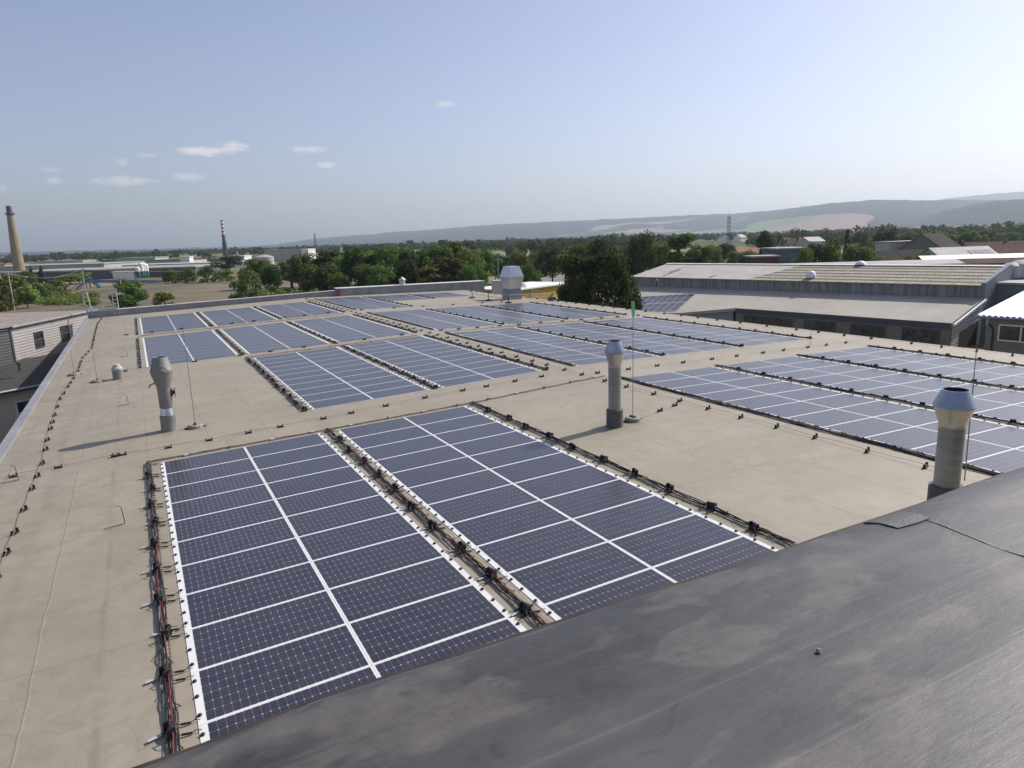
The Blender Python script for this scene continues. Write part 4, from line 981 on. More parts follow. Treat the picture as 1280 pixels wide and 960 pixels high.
def silos():
    for k, (px, top) in enumerate(((171.5, 333.0), (175.6, 328.0), (178.6, 327.6), (181.8, 329.5))):
        P = W(px, top, 300+k*1.0); h = P.z-GZ; t = empty('silo', (P.x, P.y, GZ)); tag(t, ['short white silo at the left of the silo row', 'white silo second in the silo row', 'tallest white silo third in the silo row', 'white silo at the right of the silo row'][k], 'silo', 'white silos before the grey hall')
        b = MB(); b.lathe([(.95, 1.2), (.95, h-.6), (.3, h)], 20, top=True); b.build('tank_shell', 'white_paint', t, smooth=True)
        b = MB(); b.lathe([(.97, 1.2), (.97, 3.2)], 20, bottom=False, top=False); b.build('green_band', 'dark_green_paint', t)
        b = MB(); 
        for a in range(4): x, y = .7*math.cos(a*1.57+.7), .7*math.sin(a*1.57+.7); b.tube([(x, y, 0), (x, y, 1.25)], .08, 6)
        b.build('leg', 'dull_steel', t)
silos()
def chimneys():
    P = W(10.5, 257.5, 500); h = P.z-GZ; t = empty('brick_chimney', (P.x, P.y, GZ)); tag(t, 'tall tapering brown brick chimney at the left edge', 'chimney')
    sc = 500/870
    b = MB(); b.lathe([(6.6*sc, 0), (5.6*sc, h*.35), (3.6*sc, h*.86)], 32, top=False); b.build('shaft', 'chimney_brick', t, smooth=True)
    b = MB(); b.lathe([(3.5*sc, h*.86), (3.4*sc, h*.87), (2.7*sc, h*.992), (3.0*sc, h*.995), (3.0*sc, h)], 32, top=True); b.build('chimney_head', 'chimney_dark', t, smooth=True)
    b = MB(); b.lathe([(3.6*sc, h*.865), (5.0*sc, h*.87), (5.0*sc, h*.876), (3.4*sc, h*.876)], 24, bottom=False, top=False)
    for k in range(16):
        a = k*math.pi/8; x, y = 4.9*sc*math.cos(a), 4.9*sc*math.sin(a); b.tube([(x, y, h*.875), (x, y, h*.9)], .12, 4)
    b.build('walkway', 'dark_lattice', t)
    P = W(277, 275, 900); h = P.z-GZ; t = empty('striped_chimney', (P.x, P.y, GZ)); tag(t, 'slender chimney with red and white bands at its top', 'chimney')
    n = 8
    for k in range(n):
        z0, z1 = h*(.62+.38*k/n), h*(.62+.38*(k+1)/n); b = MB(); b.lathe([(1.9-.06*k, z0), (1.9-.06*(k+1), z1)], 16, bottom=False, top=(k == n-1))
        b.build('red_band' if k % 2 else 'white_band', 'red_band' if k % 2 else 'white_paint', t)
    b = MB(); b.lathe([(2.6, 0), (2.3, h*.4), (1.95, h*.62)], 16); b.build('shaft', 'dark_lattice', t, smooth=True)
    b = MB()
    for s in (-1, 1):
        for q in (-1, 1): b.tube([(s*3.0, q*3.0, 0), (s*2.0, q*2.0, h*.45)], .25, 4)
    for k in range(6):
        z = h*.075*k; r = 3.0-k*.16
        for s in (-1, 1): b.tube([(-r*s, -r, z), (r*s, -r, z+h*.075)], .15, 4); b.tube([(r*s, -r, z), (r*s, r, z+h*.075)], .15, 4)
    b.build('support_frame', 'dark_lattice', t)
chimneys()
def masts():
    for px, top, f, w, lab, gg in ((911.5, 270, 290, 1.3, 'tall dark lattice mast rising behind the long hall', 1), (393, 292, 1300, 3.5, 'thin far lattice mast above the trees, centre-left', 1)):
        P = W(px, top, f); h = P.z-GZ; b = MB(); n = max(8, int(h/ (w*1.2)))
        c = [(-w/2, -w/2), (w/2, -w/2), (w/2, w/2), (-w/2, w/2)]
        for x, y in c: b.tube([(x, y, 0), (x*.6, y*.6, h)], w*.07, 4)
        for k in range(n):
            z0, z1 = h*k/n, h*(k+1)/n; s0, s1 = 1-.4*k/n, 1-.4*(k+1)/n
            for i in range(4):
                a, d = c[i], c[(i+1) % 4]; b.tube([(a[0]*s0, a[1]*s0, z0), (d[0]*s1, d[1]*s1, z1)], w*.045, 4)
        b.tube([(0, 0, h), (0, 0, h+2)], w*.04, 4)
        o = b.build('lattice_mast', 'dark_lattice', loc=(P.x, P.y, GZ)); tag(o, lab, 'mast')
    for px, top, f, lab in ((10, 341, 150, 'concrete power pole at the left edge before the trees'), (102, 335, 190, 'concrete power pole beside the blue gangway'), (149.5, 346, 150, 'concrete pole in front of the round bush'), (622, 322, 150, 'grey pole among trees left of the silver roof duct')):
        P = W(px, top, f); h = P.z-GZ; t = empty('power_pole', (P.x, P.y, GZ), (0, 0, VY)); tag(t, lab, 'power pole', 'poles beyond the roof')
        b = MB(); b.tube([(0, 0, 0), (0, 0, h)], [.16, .1], 8); b.build('shaft', 'concrete_pole', t); b = MB(); b.box(-.8, -.06, h-.5, .8, .06, h-.38)
        for x in (-.7, 0, .7): b.tube([(x, 0, h-.38), (x, 0, h-.15)], .05, 6)
        b.build('crossarm', 'dull_steel', t)
    for i, (a, c) in enumerate((((-60, 344, 146), (10, 342, 150)), ((10, 342, 150), (102, 336.5, 190)), ((102, 336.5, 190), (330, 331, 330)))):
        A = W(*a); B = W(*c); pts = [A.lerp(B, k/14)-Vector((0, 0, 1.6*math.sin(math.pi*k/14))) for k in range(15)]
        b = MB(); O = pts[0]; b.tube([tuple(p-O) for p in pts], .035, 4); o = b.build('power_line', 'cable_grey', loc=O); tag(o, ['sagging power line leaving the picture at left', 'sagging power line between the two left poles', 'long power line running right from the gangway pole'][i], 'power line')
masts()
def gangway():
    P = W(108, 352, 235); t = empty('blue_gangway', (P.x, P.y, GZ)); tag(t, 'blue covered steel gangway with sloping stair on legs', 'footbridge'); O = Vector((P.x, P.y, GZ))
    def q(px, py, f): return W(px, py, f)-O
    b = MB()
    A, B = q(109, 349.5, 235), q(206, 350.5, 262)
    u = Vector((B.x-A.x, B.y-A.y, 0)).normalized(); nn = Vector((-u.y, u.x, 0))
    def beam(bb, A, B, hh, ww):
        u = (B-A); u.z = 0; u.normalize(); nn = Vector((-u.y, u.x, 0))*ww/2
        bb.prism([((A-nn).x, (A-nn).y), ((B-nn).x, (B-nn).y), ((B+nn).x, (B+nn).y), ((A+nn).x, (A+nn).y)], [A.z-hh, B.z-hh, B.z-hh, A.z-hh], [A.z, B.z, B.z, A.z])
    beam(b, A, B, 1.0, 2); b.build('deck', 'blue_steel', t)
    b = MB(); 
    Sb = q(88, 369.5, 225)
    for o2 in (-.9, .9):
        for hh in (0, 1.1): b.tube([tuple(A+nn*o2+Vector((0, 0, hh-.3))), tuple(Sb+nn*o2+Vector((0, 0, hh)))], .13, 5)
        for k in range(7): p = A.lerp(Sb, k/6)+nn*o2; b.tube([tuple(p), tuple(p+Vector((0, 0, .9)))], .06, 4)
    for k in range(16): p = A.lerp(Sb, k/15); b.tube([tuple(p-nn*.9), tuple(p+nn*.9)], .1, 4)
    b.build('stair', 'blue_steel', t)
    b = MB(); beam(b, q(118, 352, 237), q(131, 362, 237), .6, 1.6); b.build('ramp', 'blue_steel', t)
    b = MB()
    for px in (107, 111.5, 140, 170, 200):
        p = q(px, 350, 236+(px-107)*.28); b.tube([(p.x, p.y, 0), (p.x, p.y, p.z)], .22, 6)
    b.build('leg', 'dull_steel', t)
    A = Wz(-90, 389, GZ); B = Wz(82, 371, GZ); b = MB(); u = (B-A).normalized(); nn = Vector((-u.y, u.x, 0))*.04
    b.prism([((A-nn).x-A.x, (A-nn).y-A.y), ((B-nn).x-A.x, (B-nn).y-A.y), ((B+nn).x-A.x, (B+nn).y-A.y), ((A+nn).x-A.x, (A+nn).y-A.y)], 0, 1.2); o = b.build('blue_fence', 'blue_steel', loc=(A.x, A.y, GZ)); tag(o, 'low blue board fence along the field at the left', 'fence')
gangway()

# ------------------------------------------------------------------ trees
G1 = 'trees beyond the far end of the roof'
ti = [0]
def T(px, top, D, w, kind='broad', mat='leaves_green', label=None, **kw):
    tree(px, top, D, w, kind, mat, label, kw.pop('group', G1), {'conifer': 'conifer_tree', 'bush': 'shrub'}.get(kind, 'tree'), **kw)
T(157, 343, 152, 54, 'bush', 'leaves_green', 'round green bush standing alone in the dry field', n=8000, size=.024)
T(204, 364, 150, 36, 'bush', 'leaves_olive', 'smaller low olive bush right of the round bush in the field', n=3000, size=.035)
T(304, 334, 153, 50, 'bush', 'leaves_green', 'bushy green tree at the right end of the dry field', n=4200, size=.028)
row = [(212, 333, 250, 26, 'bush'), (234, 331, 252, 27, 'bush'), (257, 331, 250, 30, 'bush'), (281, 334, 255, 26, 'bush')]
for k, (a, b_, c, d, e) in enumerate(row): T(a, b_, c, d, e, 'leaves_green', '%s of four green bushes in front of the grey hall, from left' % ordn(k+1), n=2200, size=.035)
lefts = [(15, 342, 165, 44, 'leaves_olive'), (34, 336, 200, 30, 'leaves_green'), (-15, 345, 160, 40, 'leaves_autumn'), (66, 348, 190, 40, 'leaves_olive'), (86, 343, 265, 36, 'leaves_olive'), (50, 350, 180, 34, 'leaves_green'), (103, 340, 275, 30, 'leaves_olive'), (2, 355, 150, 34, 'leaves_autumn'), (30, 357, 155, 30, 'leaves_olive')]
for k, (a, b_, c, d, m_) in enumerate(lefts): T(a, b_, c, d, 'bush' if k % 2 else 'broad', m_, '%s leafy tree, %s from left behind the blue fence' % ({'leaves_olive': 'yellow-green', 'leaves_green': 'green', 'leaves_autumn': 'brownish'}[m_], ordn(sorted([q[0] for q in lefts]).index(a)+1)), n=2600, size=.034)
T(50, 332, 260, 13, 'conifer', 'leaves_dark', 'dark conifer right of the brick chimney', n=3600); T(37, 332, 262, 14, 'conifer', 'leaves_dark', 'dark conifer directly beside the foot of the brick chimney', n=1800)
T(285, 318, 330, 42, 'broad', 'leaves_dark', 'dark broad tree below the striped chimney'); T(260, 315, 640, 24, 'bush', 'leaves_dark', 'far dome-shaped dark tree left of the striped chimney')
mid = [(322, 322, 200, 40), (345, 329, 175, 40), (362, 324, 200, 38), (376, 317, 190, 40), (396, 327, 150, 52), (412, 314, 185, 42), (430, 318, 165, 40), (447, 306, 160, 46), (463, 314, 150, 40), (480, 310, 150, 42), (497, 307, 165, 44), (513, 313, 145, 40), (530, 309, 150, 42), (547, 303, 145, 42), (563, 304, 150, 44), (583, 310, 140, 40), (600, 309, 150, 34), (405, 335, 140, 34), (455, 329, 138, 44), (505, 322, 135, 44), (560, 322, 132, 44), (422, 340, 138, 30), (590, 330, 130, 40), (540, 332, 130, 40), (480, 332, 132, 40)]
msort = sorted(mid)
for k, (a, b_, c, d) in enumerate(mid):
    m_ = ['leaves_green', 'leaves_dark', 'leaves_olive', 'leaves_green', 'leaves_green', 'leaves_dark'][k % 6] if a < 540 else ['leaves_olive', 'leaves_green', 'leaves_autumn'][k % 3]
    T(a, b_, c, d*1.12, ['broad', 'broad', 'tall'][k % 3] if d > 30 else 'broad', m_, '%s tree, %s from left in the dense row beyond the parapet' % ({'leaves_olive': 'yellowish-green', 'leaves_green': 'green', 'leaves_dark': 'dark green', 'leaves_autumn': 'brown-tinged'}[m_], ordn(msort.index((a, b_, c, d))+1)), n=5000, size=.022)
right = [(618, 316, 190, 26), (632, 318, 190, 24), (650, 312, 180, 32), (668, 312, 185, 30), (690, 306, 175, 42), (712, 314, 170, 36), (728, 300, 150, 44), (748, 298, 140, 40), (768, 305, 135, 34), (785, 307, 140, 36), (801, 291, 135, 38), (822, 300, 150, 40), (850, 293, 150, 48), (873, 304, 155, 34), (890, 306, 165, 34), (660, 330, 140, 30), (905, 303, 240, 30), (925, 312, 170, 30), (938, 313, 170, 26)]
rsort = sorted(right)
for k, (a, b_, c, d) in enumerate(right):
    m_ = ['leaves_green', 'leaves_dark', 'leaves_olive'][k % 3]
    T(a, b_, c, d*1.15, 'tall' if (d > 40 and a > 790) else 'broad', m_, '%s tree, %s from left between the silver duct and the mast' % ({'leaves_olive': 'light green', 'leaves_green': 'green', 'leaves_dark': 'dark green'}[m_], ordn(rsort.index((a, b_, c, d))+1)), n=5000, size=.021)
T(741, 313, 64, 120, 'round', 'leaves_dark', 'big dark round tree right beside the roof edge, yellow wall at its left', n=46000, size=.0125, gz=GE, group=None)
T(703, 350, 66, 30, 'bush', 'leaves_dark', 'dark bush at the left foot of the big dark tree', n=5000, size=.024, gz=GE, group=None)
T(789, 345, 66, 40, 'bush', 'leaves_dark', 'dark bush at the right foot of the big dark tree', n=5000, size=.024, gz=GE, group=None)
far_r = [(957, 289, 175, 24, 'tall', 'leaves_dark', 'dark pointed tree right of the lattice mast'), (1005, 306, 130, 26, 'broad', 'leaves_olive', 'light green tree right of the grey-green block'), (1021, 300, 135, 24, 'broad', 'leaves_dark', 'dark tree between the grey-green block and the bright green tree'),
         (1041, 294, 135, 44, 'bush', 'leaves_green', 'bright green broad tree behind the mossy hall roof'), (1060, 285, 170, 13, 'conifer', 'leaves_dark', 'narrow conifer right of the bright green tree'), (1066, 305, 140, 26, 'broad', 'leaves_green', 'green tree under the narrow conifer'),
         (1085, 306, 140, 34, 'broad', 'leaves_olive', 'olive tree left of the broad dark grey roof'), (1106, 288, 200, 34, 'broad', 'leaves_dark', 'dark tree left of the flat-roofed house'), (1119, 284, 230, 12, 'conifer', 'leaves_dark', 'narrow conifer above the flat-roofed house'), (1130, 293, 215, 26, 'broad', 'leaves_dark', 'dark tree directly left of the dark gabled house'),
         (1157, 308, 135, 34, 'bush', 'leaves_green', 'green tree in front of the dark gabled house'), (1138, 316, 130, 22, 'bush', 'leaves_olive', 'small olive tree left of the solar-roofed house'), (1191, 297, 230, 14, 'conifer', 'leaves_dark', 'left one of two conifers right of the dark gabled house'), (1201, 295, 235, 13, 'conifer', 'leaves_dark', 'right one of two conifers right of the dark gabled house'),
         (1263, 298, 300, 16, 'conifer', 'leaves_dark', 'conifer in front of the brown-roofed long house'), (1235, 312, 200, 22, 'bush', 'leaves_dark', 'dark bush left of the right edge house'), (1082, 300, 330, 16, 'conifer', 'leaves_dark', 'far small conifer left of the broad dark tree')]
for a in far_r: T(a[0], a[1], a[2], a[3], a[4], a[5], a[6], n=3000, size=.028, group=None)

tw = random.Random(11); tl = []
for k in range(34):
    px = 1078+k*6.4+tw.uniform(-3, 3); f = tw.uniform(250, 430); hor = 299-.0314*(px-640); zt = tw.uniform(-1.0, 3.2)
    if 1095 < px < 1150 or 1175 < px < 1228: f = max(f, 300)
    tl.append((px, hor+(CAM.z-zt)*870/f, f, tw.uniform(6, 10)*870/f*1.2))
for k, (px, py, f, w) in enumerate(sorted(tl)):
    kd = 'conifer' if k % 9 == 4 else 'broad'; m_ = ['leaves_dark', 'leaves_green', 'leaves_dark', 'leaves_olive'][k % 4]
    T(px, py, f, w if kd == 'broad' else w*.5, kd, m_, '%s tree among the town houses, %s from left at the right side' % ({'leaves_olive': 'olive', 'leaves_green': 'green', 'leaves_dark': 'dark green'}[m_], ordn(k+1)), n=2200, size=.034, group='trees among the town houses')
def far_woods():
    rg = np.random.default_rng(5); V = []
    for i in range(6000):
        px = rg.uniform(-140, 1420); D = 420*math.exp(rg.random()*2.25)
        hor = 299-.0314*(px-640)
        nzv = noise.noise(Vector((px*.012, D*.004, 1.7)))
        if D < 900 and (px < 420 or (nzv < .12 and px < 940)): continue
        if D > 900 and nzv < -.12: continue
        P = W(px, hor, D); h = rg.uniform(7, 12.5) if rg.random() < .93 else rg.uniform(12, 17); w = rg.uniform(7, 13)*(1+D/3000)
        n = 110 if D < 900 else (60 if D < 1800 else 34); size = 1.0 if D < 900 else (1.7 if D < 1800 else 2.8)
        C = [(0, 0, h*.55, 1.0)] + [(rg.uniform(-.35, .35)*w, rg.uniform(-.35, .35)*w, h*rg.uniform(.35, .8), rg.uniform(.16, .3)*w*.9) for _ in range(5)]
        q = leaf_cloud(rg, C, n, size, .4); q[:, 0] += P.x; q[:, 1] += P.y; q[:, 2] = np.maximum(q[:, 2], .2)+GZ
        V.append(q)
    V = np.concatenate(V); me = quads_mesh('distant_woods', V, 'leaves_far'); o = bpy.data.objects.new('distant_woods', me); col.objects.link(o); o['kind'] = 'stuff'; tag(o, 'far belts of woodland across the plain below the hills', 'woodland')
    V = []
    for i in range(260):
        px = rg.uniform(330, 620) if i < 150 else rg.uniform(0, 120); py = rg.uniform(362, 372) if i < 150 else rg.uniform(372, 382)
        P = Wz(px, py, GZ); r = rg.uniform(.6, 1.6); C = [(rg.uniform(-1, 1)*r, rg.uniform(-1, 1)*r, rg.uniform(.2, .8)*r, rg.uniform(.4, .8)*r) for _ in range(4)]
        q = leaf_cloud(rg, C, 160, .22); q[:, 0] += P.x; q[:, 1] += P.y; q[:, 2] = np.maximum(q[:, 2], .02)+GZ; V.append(q)
    me = quads_mesh('undergrowth', np.concatenate(V), 'leaves_olive'); o = bpy.data.objects.new('undergrowth', me); col.objects.link(o); o['kind'] = 'stuff'; tag(o, 'scrubby undergrowth along the edge of the dry field', 'undergrowth')
far_woods()

# ------------------------------------------------------------------ ventilation pipes
def pipe_west():
    x, y = .25, 4.2; t = empty('ventilation_pipe', on(x, y)); tag(t, 'dull grey ventilation pipe with tapered cowl and bright steel ring, at left', 'ventilation pipe')
    b = MB(); b.lathe([(.215, -.03), (.205, .02), (.2, .40), (.205, .42)], 36); b.build('base_collar', 'weathered_pipe', t, smooth=True)
    b = MB(); b.lathe([(.165, .42), (.185, .45), (.145, .655)], 36); b.build('steel_ring', 'galvanised_bright', t, smooth=True)
    b = MB(); b.lathe([(.15, .64), (.168, .67), (.172, 1.18), (.178, 1.23), (.185, 1.26), (.27, 1.58), (.282, 1.66)], 36); b.build('shaft', 'weathered_pipe', t, smooth=True)
    b = MB(); b.lathe([(.285, 1.64), (.29, 1.70), (.275, 1.73), (.18, 2.06), (.165, 2.06), (.15, 1.9), (.05, 1.9)], 36); b.build('cowl', 'weathered_pipe', t, smooth=True)
    b = MB(); b.tube([(-.2, -.02, 1.36), (-.3, -.05, 1.34), (-.36, -.06, 1.26)], .02, 8); b.build('hook', 'weathered_pipe', t)
    b = MB(); b.box(.17, -.1, .95, .20, .1, 1.16); b.box(.2, -.03, 1.0, .25, .03, 1.1); b.box(.245, -.10, .93, .262, .10, 1.18); b.build('damper_plate', 'dark_lattice', t, bevel=.005)
def pipe_silver(x, y, s, H, lab, dark=True):
    t = empty('ventilation_pipe', on(x, y)); tag(t, lab, 'ventilation pipe')
    b = MB(); b.lathe([(.215*s, -.03), (.208*s, .0), (.205*s, .43)], 40); b.build('base_collar', 'collar_bitumen', t, smooth=True)
    b = MB(); r = .155*s; prof = [(r, .43)]; z = .46
    while z < H*.70-.06: prof += [(r*1.004, z), (r, z+.012), (r, z+.165), (r*1.004, z+.177)]; z += .18
    prof += [(r, H*.71)]; b.lathe(prof, 40); b.build('shaft', 'pipe_rings', t, smooth=True)
    b = MB(); b.lathe([(r*1.03, H*.70), (r*1.04, H*.725), (r*1.08, H*.74), (.238*s, H*.865)], 40, bottom=False, top=False); b.build('lower_cone', 'tin_cone', t, smooth=True)
    b = MB(); b.lathe([(.243*s, H*.862), (.247*s, H*.872), (.158*s, H), (.148*s, H)], 40, bottom=False, top=False); b.build('upper_cone', 'galvanised_hood', t, smooth=True)
    b = MB(); b.lathe([(.148*s, H-.001), (.13*s, H-.22), (.02, H-.22)], 40, bottom=False, top=True); b.build('mouth', 'opening_dark', t, smooth=True)
pipe_west()
pipe_silver(9.87, -3.3, 1.0, 2.12, 'silver ringed ventilation pipe with double cone cowl in mid roof')
pipe_silver(11.05, -10.62, 1.22, 2.02, 'larger silver ringed ventilation pipe rising behind the dark roof edge at right')
def small_vents():
    t = empty('roof_vent', on(-1.12, 14.5)); tag(t, 'short grey capped vent stub near the left edge of the roof', 'vent')
    b = MB(); b.lathe([(.2, -.02), (.19, .35)], 24); b.build('stub', 'weathered_pipe', t, smooth=True); b = MB(); b.lathe([(.2, .36), (.21, .42), (.14, .5), (.12, .58), (.03, .6)], 24); b.build('cap', 'pale_patch', t, smooth=True)
    P = W(503, 358.5, 66); t = empty('roof_vent', (P.x, P.y, P.z-1)); tag(t, 'pale vent pipe with pointed cap standing above the far parapet', 'vent')
    b = MB(); b.lathe([(.26, 0), (.26, 1.6)], 18); b.build('stub', 'pale_patch', t, smooth=True); b = MB(); b.lathe([(.36, 1.62), (.34, 1.7), (.04, 1.95)], 18); b.build('cap', 'dull_steel', t, smooth=True)
small_vents()
def duct():
    cx, cy = 26.55, 32.9; t = empty('rooftop_duct', on(cx, cy), (0, 0, -.05)); tag(t, 'large silver rooftop exhaust duct with faceted widening hood', 'exhaust duct')
    b = MB(); b.box(-.56, -.70, -.03, .56, .70, .62); b.build('base_box', 'duct_blue', t, bevel=.01)
    b = MB(); b.box(-.50, -.62, .62, .50, .62, .86); b.build('neck', 'duct_blue', t)
    b = MB(); R4 = [(.50, .62, .85), (.66, .86, 1.72), (.67, .87, 1.78), (.42, .60, 2.60)]; pr = None
    for a, c, z in R4:
        n = len(b.v); b.v += [(-a, -c, z), (a, -c, z), (a, c, z), (-a, c, z)]
        if pr is not None:
            for k in range(4): b.f.append((pr+k, pr+(k+1) % 4, n+(k+1) % 4, n+k)); b.mi.append(0)
        pr = n
    b.f.append((pr, pr+1, pr+2, pr+3)); b.mi.append(0); b.build('hood', 'duct_silver', t, bevel=.01)
    # white box beyond the roof corner
    A = W(617.5, 351.8, 68); O = Vector((A.x, A.y, A.z-2.0)); b = MB(); b.box(0, 0, 0, 1.6, 1.6, 2.0, T=Matrix.Rotation(-.3, 4, 'Z')); b.box(-.05, -.05, 2.0, 1.65, 1.65, 2.06, T=Matrix.Rotation(-.3, 4, 'Z'))
    o = b.build('roof_housing', 'hall_light', loc=O, bevel=.02); tag(o, 'pale cream housing box standing behind the silver duct', 'roof housing')
simple('duct_blue', (.22, .26, .33), .4, .5, .12, 2); simple('duct_silver', (.55, .58, .62), .33, .85, .12, 1.5)
duct()
def guard_rail():
    pts = [(24.4, 35.9), (24.15, 32.35), (24.3, 29.3), (28.0, 29.1), (28.25, 32.9)]
    t = empty('guard_rail', on(26, 32)); tag(t, 'free-standing steel guard rail on weighted feet around the silver duct', 'guard rail'); O = Vector(on(26, 32))
    for x, y in pts:
        z = rz(x)-O.z; b = MB(); b.tube([(x-26, y-32, z), (x-26, y-32, z+.62)], .03, 8); b.build('post', 'dark_lattice', t)
        b = MB(); b.lathe([(.3, z), (.26, z+.08), (.1, z+.12)], 14, cx=x-26, cy=y-32); b.build('foot', 'black_plastic', t)
    b = MB()
    for (a, c) in zip(pts, pts[1:]):
        for h in (.6, .35): b.tube([(a[0]-26, a[1]-32, rz(a[0])-O.z+h), (c[0]-26, c[1]-32, rz(c[0])-O.z+h)], .022, 6)
    b.build('rail', 'dull_steel', t)
guard_rail()
def ladder_top():
    P = (-2.55, 46.3); t = empty('ladder_head', (P[0], P[1], 0)); tag(t, 'steel ladder head with side frames climbing over the far left parapet corner', 'ladder')
    for s, lean in ((-.85, -.22), (.95, 0)):
        b = MB()
        for q in (-.16, .16):
            b.tube([(s+q, -.1, .1), (s+q+lean*.5, .1, 1.2), (s+q+lean, .2, 2.0)], .045, 6)
        for k in range(6): z = .3+k*.3; b.tube([(s-.16+lean*(z-.1)/2, -.0, z), (s+.16+lean*(z-.1)/2, 0, z)], .03, 5)
        b.tube([(s-.2+lean, .2, 2.0), (s+.22+lean, .2, 2.02)], .07, 6)
        b.build('side_frame', 'dull_steel', t)
    b = MB(); b.box(-1.0, -.2, .56, 1.1, .5, .62); b.tube([(.1, 0, .6), (.1, .2, 1.7)], .03, 6); b.build('platform', 'dull_steel', t)
    for i, px in enumerate((109.5, 78, 60)):
        Q = W(px, 387+[0, 3, 5][i], 60+i*1); b = MB(); b.tube([(0, 0, 0), (0, 0, .9)], .03, 5); o = b.build('thin_rod', 'conductor_wire', loc=(Q.x, Q.y, Q.z-.5)); tag(o, 'thin upright rod on the clad building roof edge, %s from right' % ordn(i+1), 'rod')
ladder_top()

# ------------------------------------------------------------------ lightning protection
def holder_mesh():
    b = MB(); b.box(-.11, -.045, 0, .11, .045, .022); b.box(-.095, -.035, .022, .095, .035, .04)
    b.box(-.10, -.03, .04, -.075, .03, .10); b.box(.075, -.03, .04, .10, .03, .115); b.box(-.03, -.025, .04, .03, .025, .06)
    return b.mesh('conductor_holder', 'black_plastic')
HM = holder_mesh()
def line(pts, spacing, lab, rot, wire=True, jitter=.25, skip=0, r=.006, wlab=None, start=0.3, big=1.0):
    P = [Vector((x, y, 0)) for x, y in pts]; L_ = [0]
    for a, b_ in zip(P, P[1:]): L_.append(L_[-1]+(b_-a).length)
    def at(s):
        for i in range(len(P)-1):
            if s <= L_[i+1] or i == len(P)-2:
                return P[i].lerp(P[i+1], (s-L_[i])/(L_[i+1]-L_[i]))
    s = start; k = 0
    while s < L_[-1]-.1:
        p = at(s); k += 1
        o = bpy.data.objects.new('conductor_holder', HM); col.objects.link(o); o.location = on(p.x, p.y, .001)
        o.rotation_euler = (0, tilt(p.x), rot+rnd.uniform(-.15, .15)); o.scale = (big*.78, big*.78, big*.8)
        tag(o, 'black conductor holder, %s from %s' % (ordn(k), lab), 'conductor holder', 'conductor holders on the roof')
        s += spacing*rnd.uniform(1-jitter, 1+jitter)
    if wire:
        n = max(2, int(L_[-1]/.5)); b = MB(); pp = [at(L_[-1]*i/n) for i in range(n+1)]; O = Vector(on(pp[0].x, pp[0].y))
        b.tube([tuple(Vector(on(p.x, p.y, .055+.012*math.sin(i*1.9)))-O) for i, p in enumerate(pp)], r, 5)
        o = b.build('lightning_conductor', 'conductor_wire', loc=O); tag(o, wlab, 'lightning conductor')
line([(-2.55, -9.5), (-2.6, 3.3), (-2.73, 5.7), (-2.88, 11.5), (-2.69, 17.6), (-2.75, 22), (-2.5, 26), (-2.63, 32.4), (-2.75, 40.6), (-2.6, 45.5)], 1.15, 'near end beside the left roof edge', 1.2, wlab='thin wire conductor running along the left roof edge')
line([(-3.4, 2.1), (-2.6, 2.2), (-.9, 2.35), (.4, 2.24), (4.1, 2.42), (7.9, 2.85), (11.9, 2.9)], 1.05, 'left end across the front walkway', .0, wlab='thin wire conductor across the roof behind the front left arrays')
line([(12.7, -9.6), (12.6, 1), (12.7, 45.3)], 1.15, 'near end on the central walkway', .25, jitter=.12, wlab='thin wire conductor along the central walkway', r=.005)
line([(12.9, 2.15), (18.7, 2.1), (26.8, 2.1)], 1.25, 'left end behind the front right arrays', .1, jitter=.12, wlab='thin wire conductor behind the right front arrays')
line([(-1.2, 16.2), (4, 16.5), (12.0, 16.4)], 1.6, 'left end before the third left arrays', .0, wlab='thin wire conductor before the third left arrays', big=1.15)
line([(13.2, 16.45), (21, 16.35), (27, 16.2)], 1.3, 'left end before the third right arrays', .0, wlab='thin wire conductor before the third right arrays', big=1.15)
line([(-1.2, 30.8), (6, 30.9), (12.2, 31.0)], 1.7, 'left end before the rear left arrays', .0, wlab='thin wire conductor before the rear left arrays', big=1.2)
line([(13.2, 30.75), (20, 30.8), (26, 30.4)], 1.9, 'left end before the rear right arrays', .0, wlab='thin wire conductor before the rear right arrays', big=1.2)
line([(27.7, -5), (27.8, 7), (27.95, 17), (27.9, 45)], 1.5, 'near end along the right roof edge', .3, wlab='thin wire conductor along the right roof edge', big=1.15)
line([(10.7, -3.2), (12.6, -2.7)], .8, 'the weighted rod toward central walkway', .1, wire=True, start=.9, wlab='short wire conductor from the mid roof rod')
def rod(x, y, h, lab, lean=(0, 0), tape=False, base=True, r=.008):
    t = empty('lightning_rod', on(x, y)); tag(t, lab, 'lightning rod')
    if base:
        b = MB(); b.lathe([(.2, 0), (.2, .07), (.17, .1)], 12); b.build('weight', 'concrete_block', t); b = MB(); b.box(-.28, -.03, .0, .28, .03, .03); b.box(-.03, -.1, .1, .03, .1, .13); b.build('foot_clamp', 'black_plastic', t)
    b = MB(); b.tube([(0, 0, .05), (lean[0]*.5, lean[1]*.5, h*.5), (lean[0], lean[1], h)], [r, r, r*.6], 7); b.build('rod', 'dull_dark_rod', t)
    if tape:
        b = MB(); b.box(-.055, -.006, h-.24, -.012, .006, h); b.box(.008, -.006, h-.20, .045, .006, h-.01); b.box(-.04, -.012, h-.33, .05, .012, h-.19); b.box(-.02, -.014, h-.40, .03, .014, h-.32); b.build('green_flag', 'green_tape', t)
rod(.9, 4.0, 2.9, 'tall thin lightning rod on round weight beside the left grey pipe')
rod(-1.84, 14.4, 1.45, 'thin lightning rod on weight left of the short vent stub')
rod(-2.77, 17.0, 1.1, 'thin lightning rod on weight close to the left roof edge')
rod(10.5, -3.2, 3.0, 'thin lightning rod with green tape flag beside the mid roof silver pipe', tape=True)
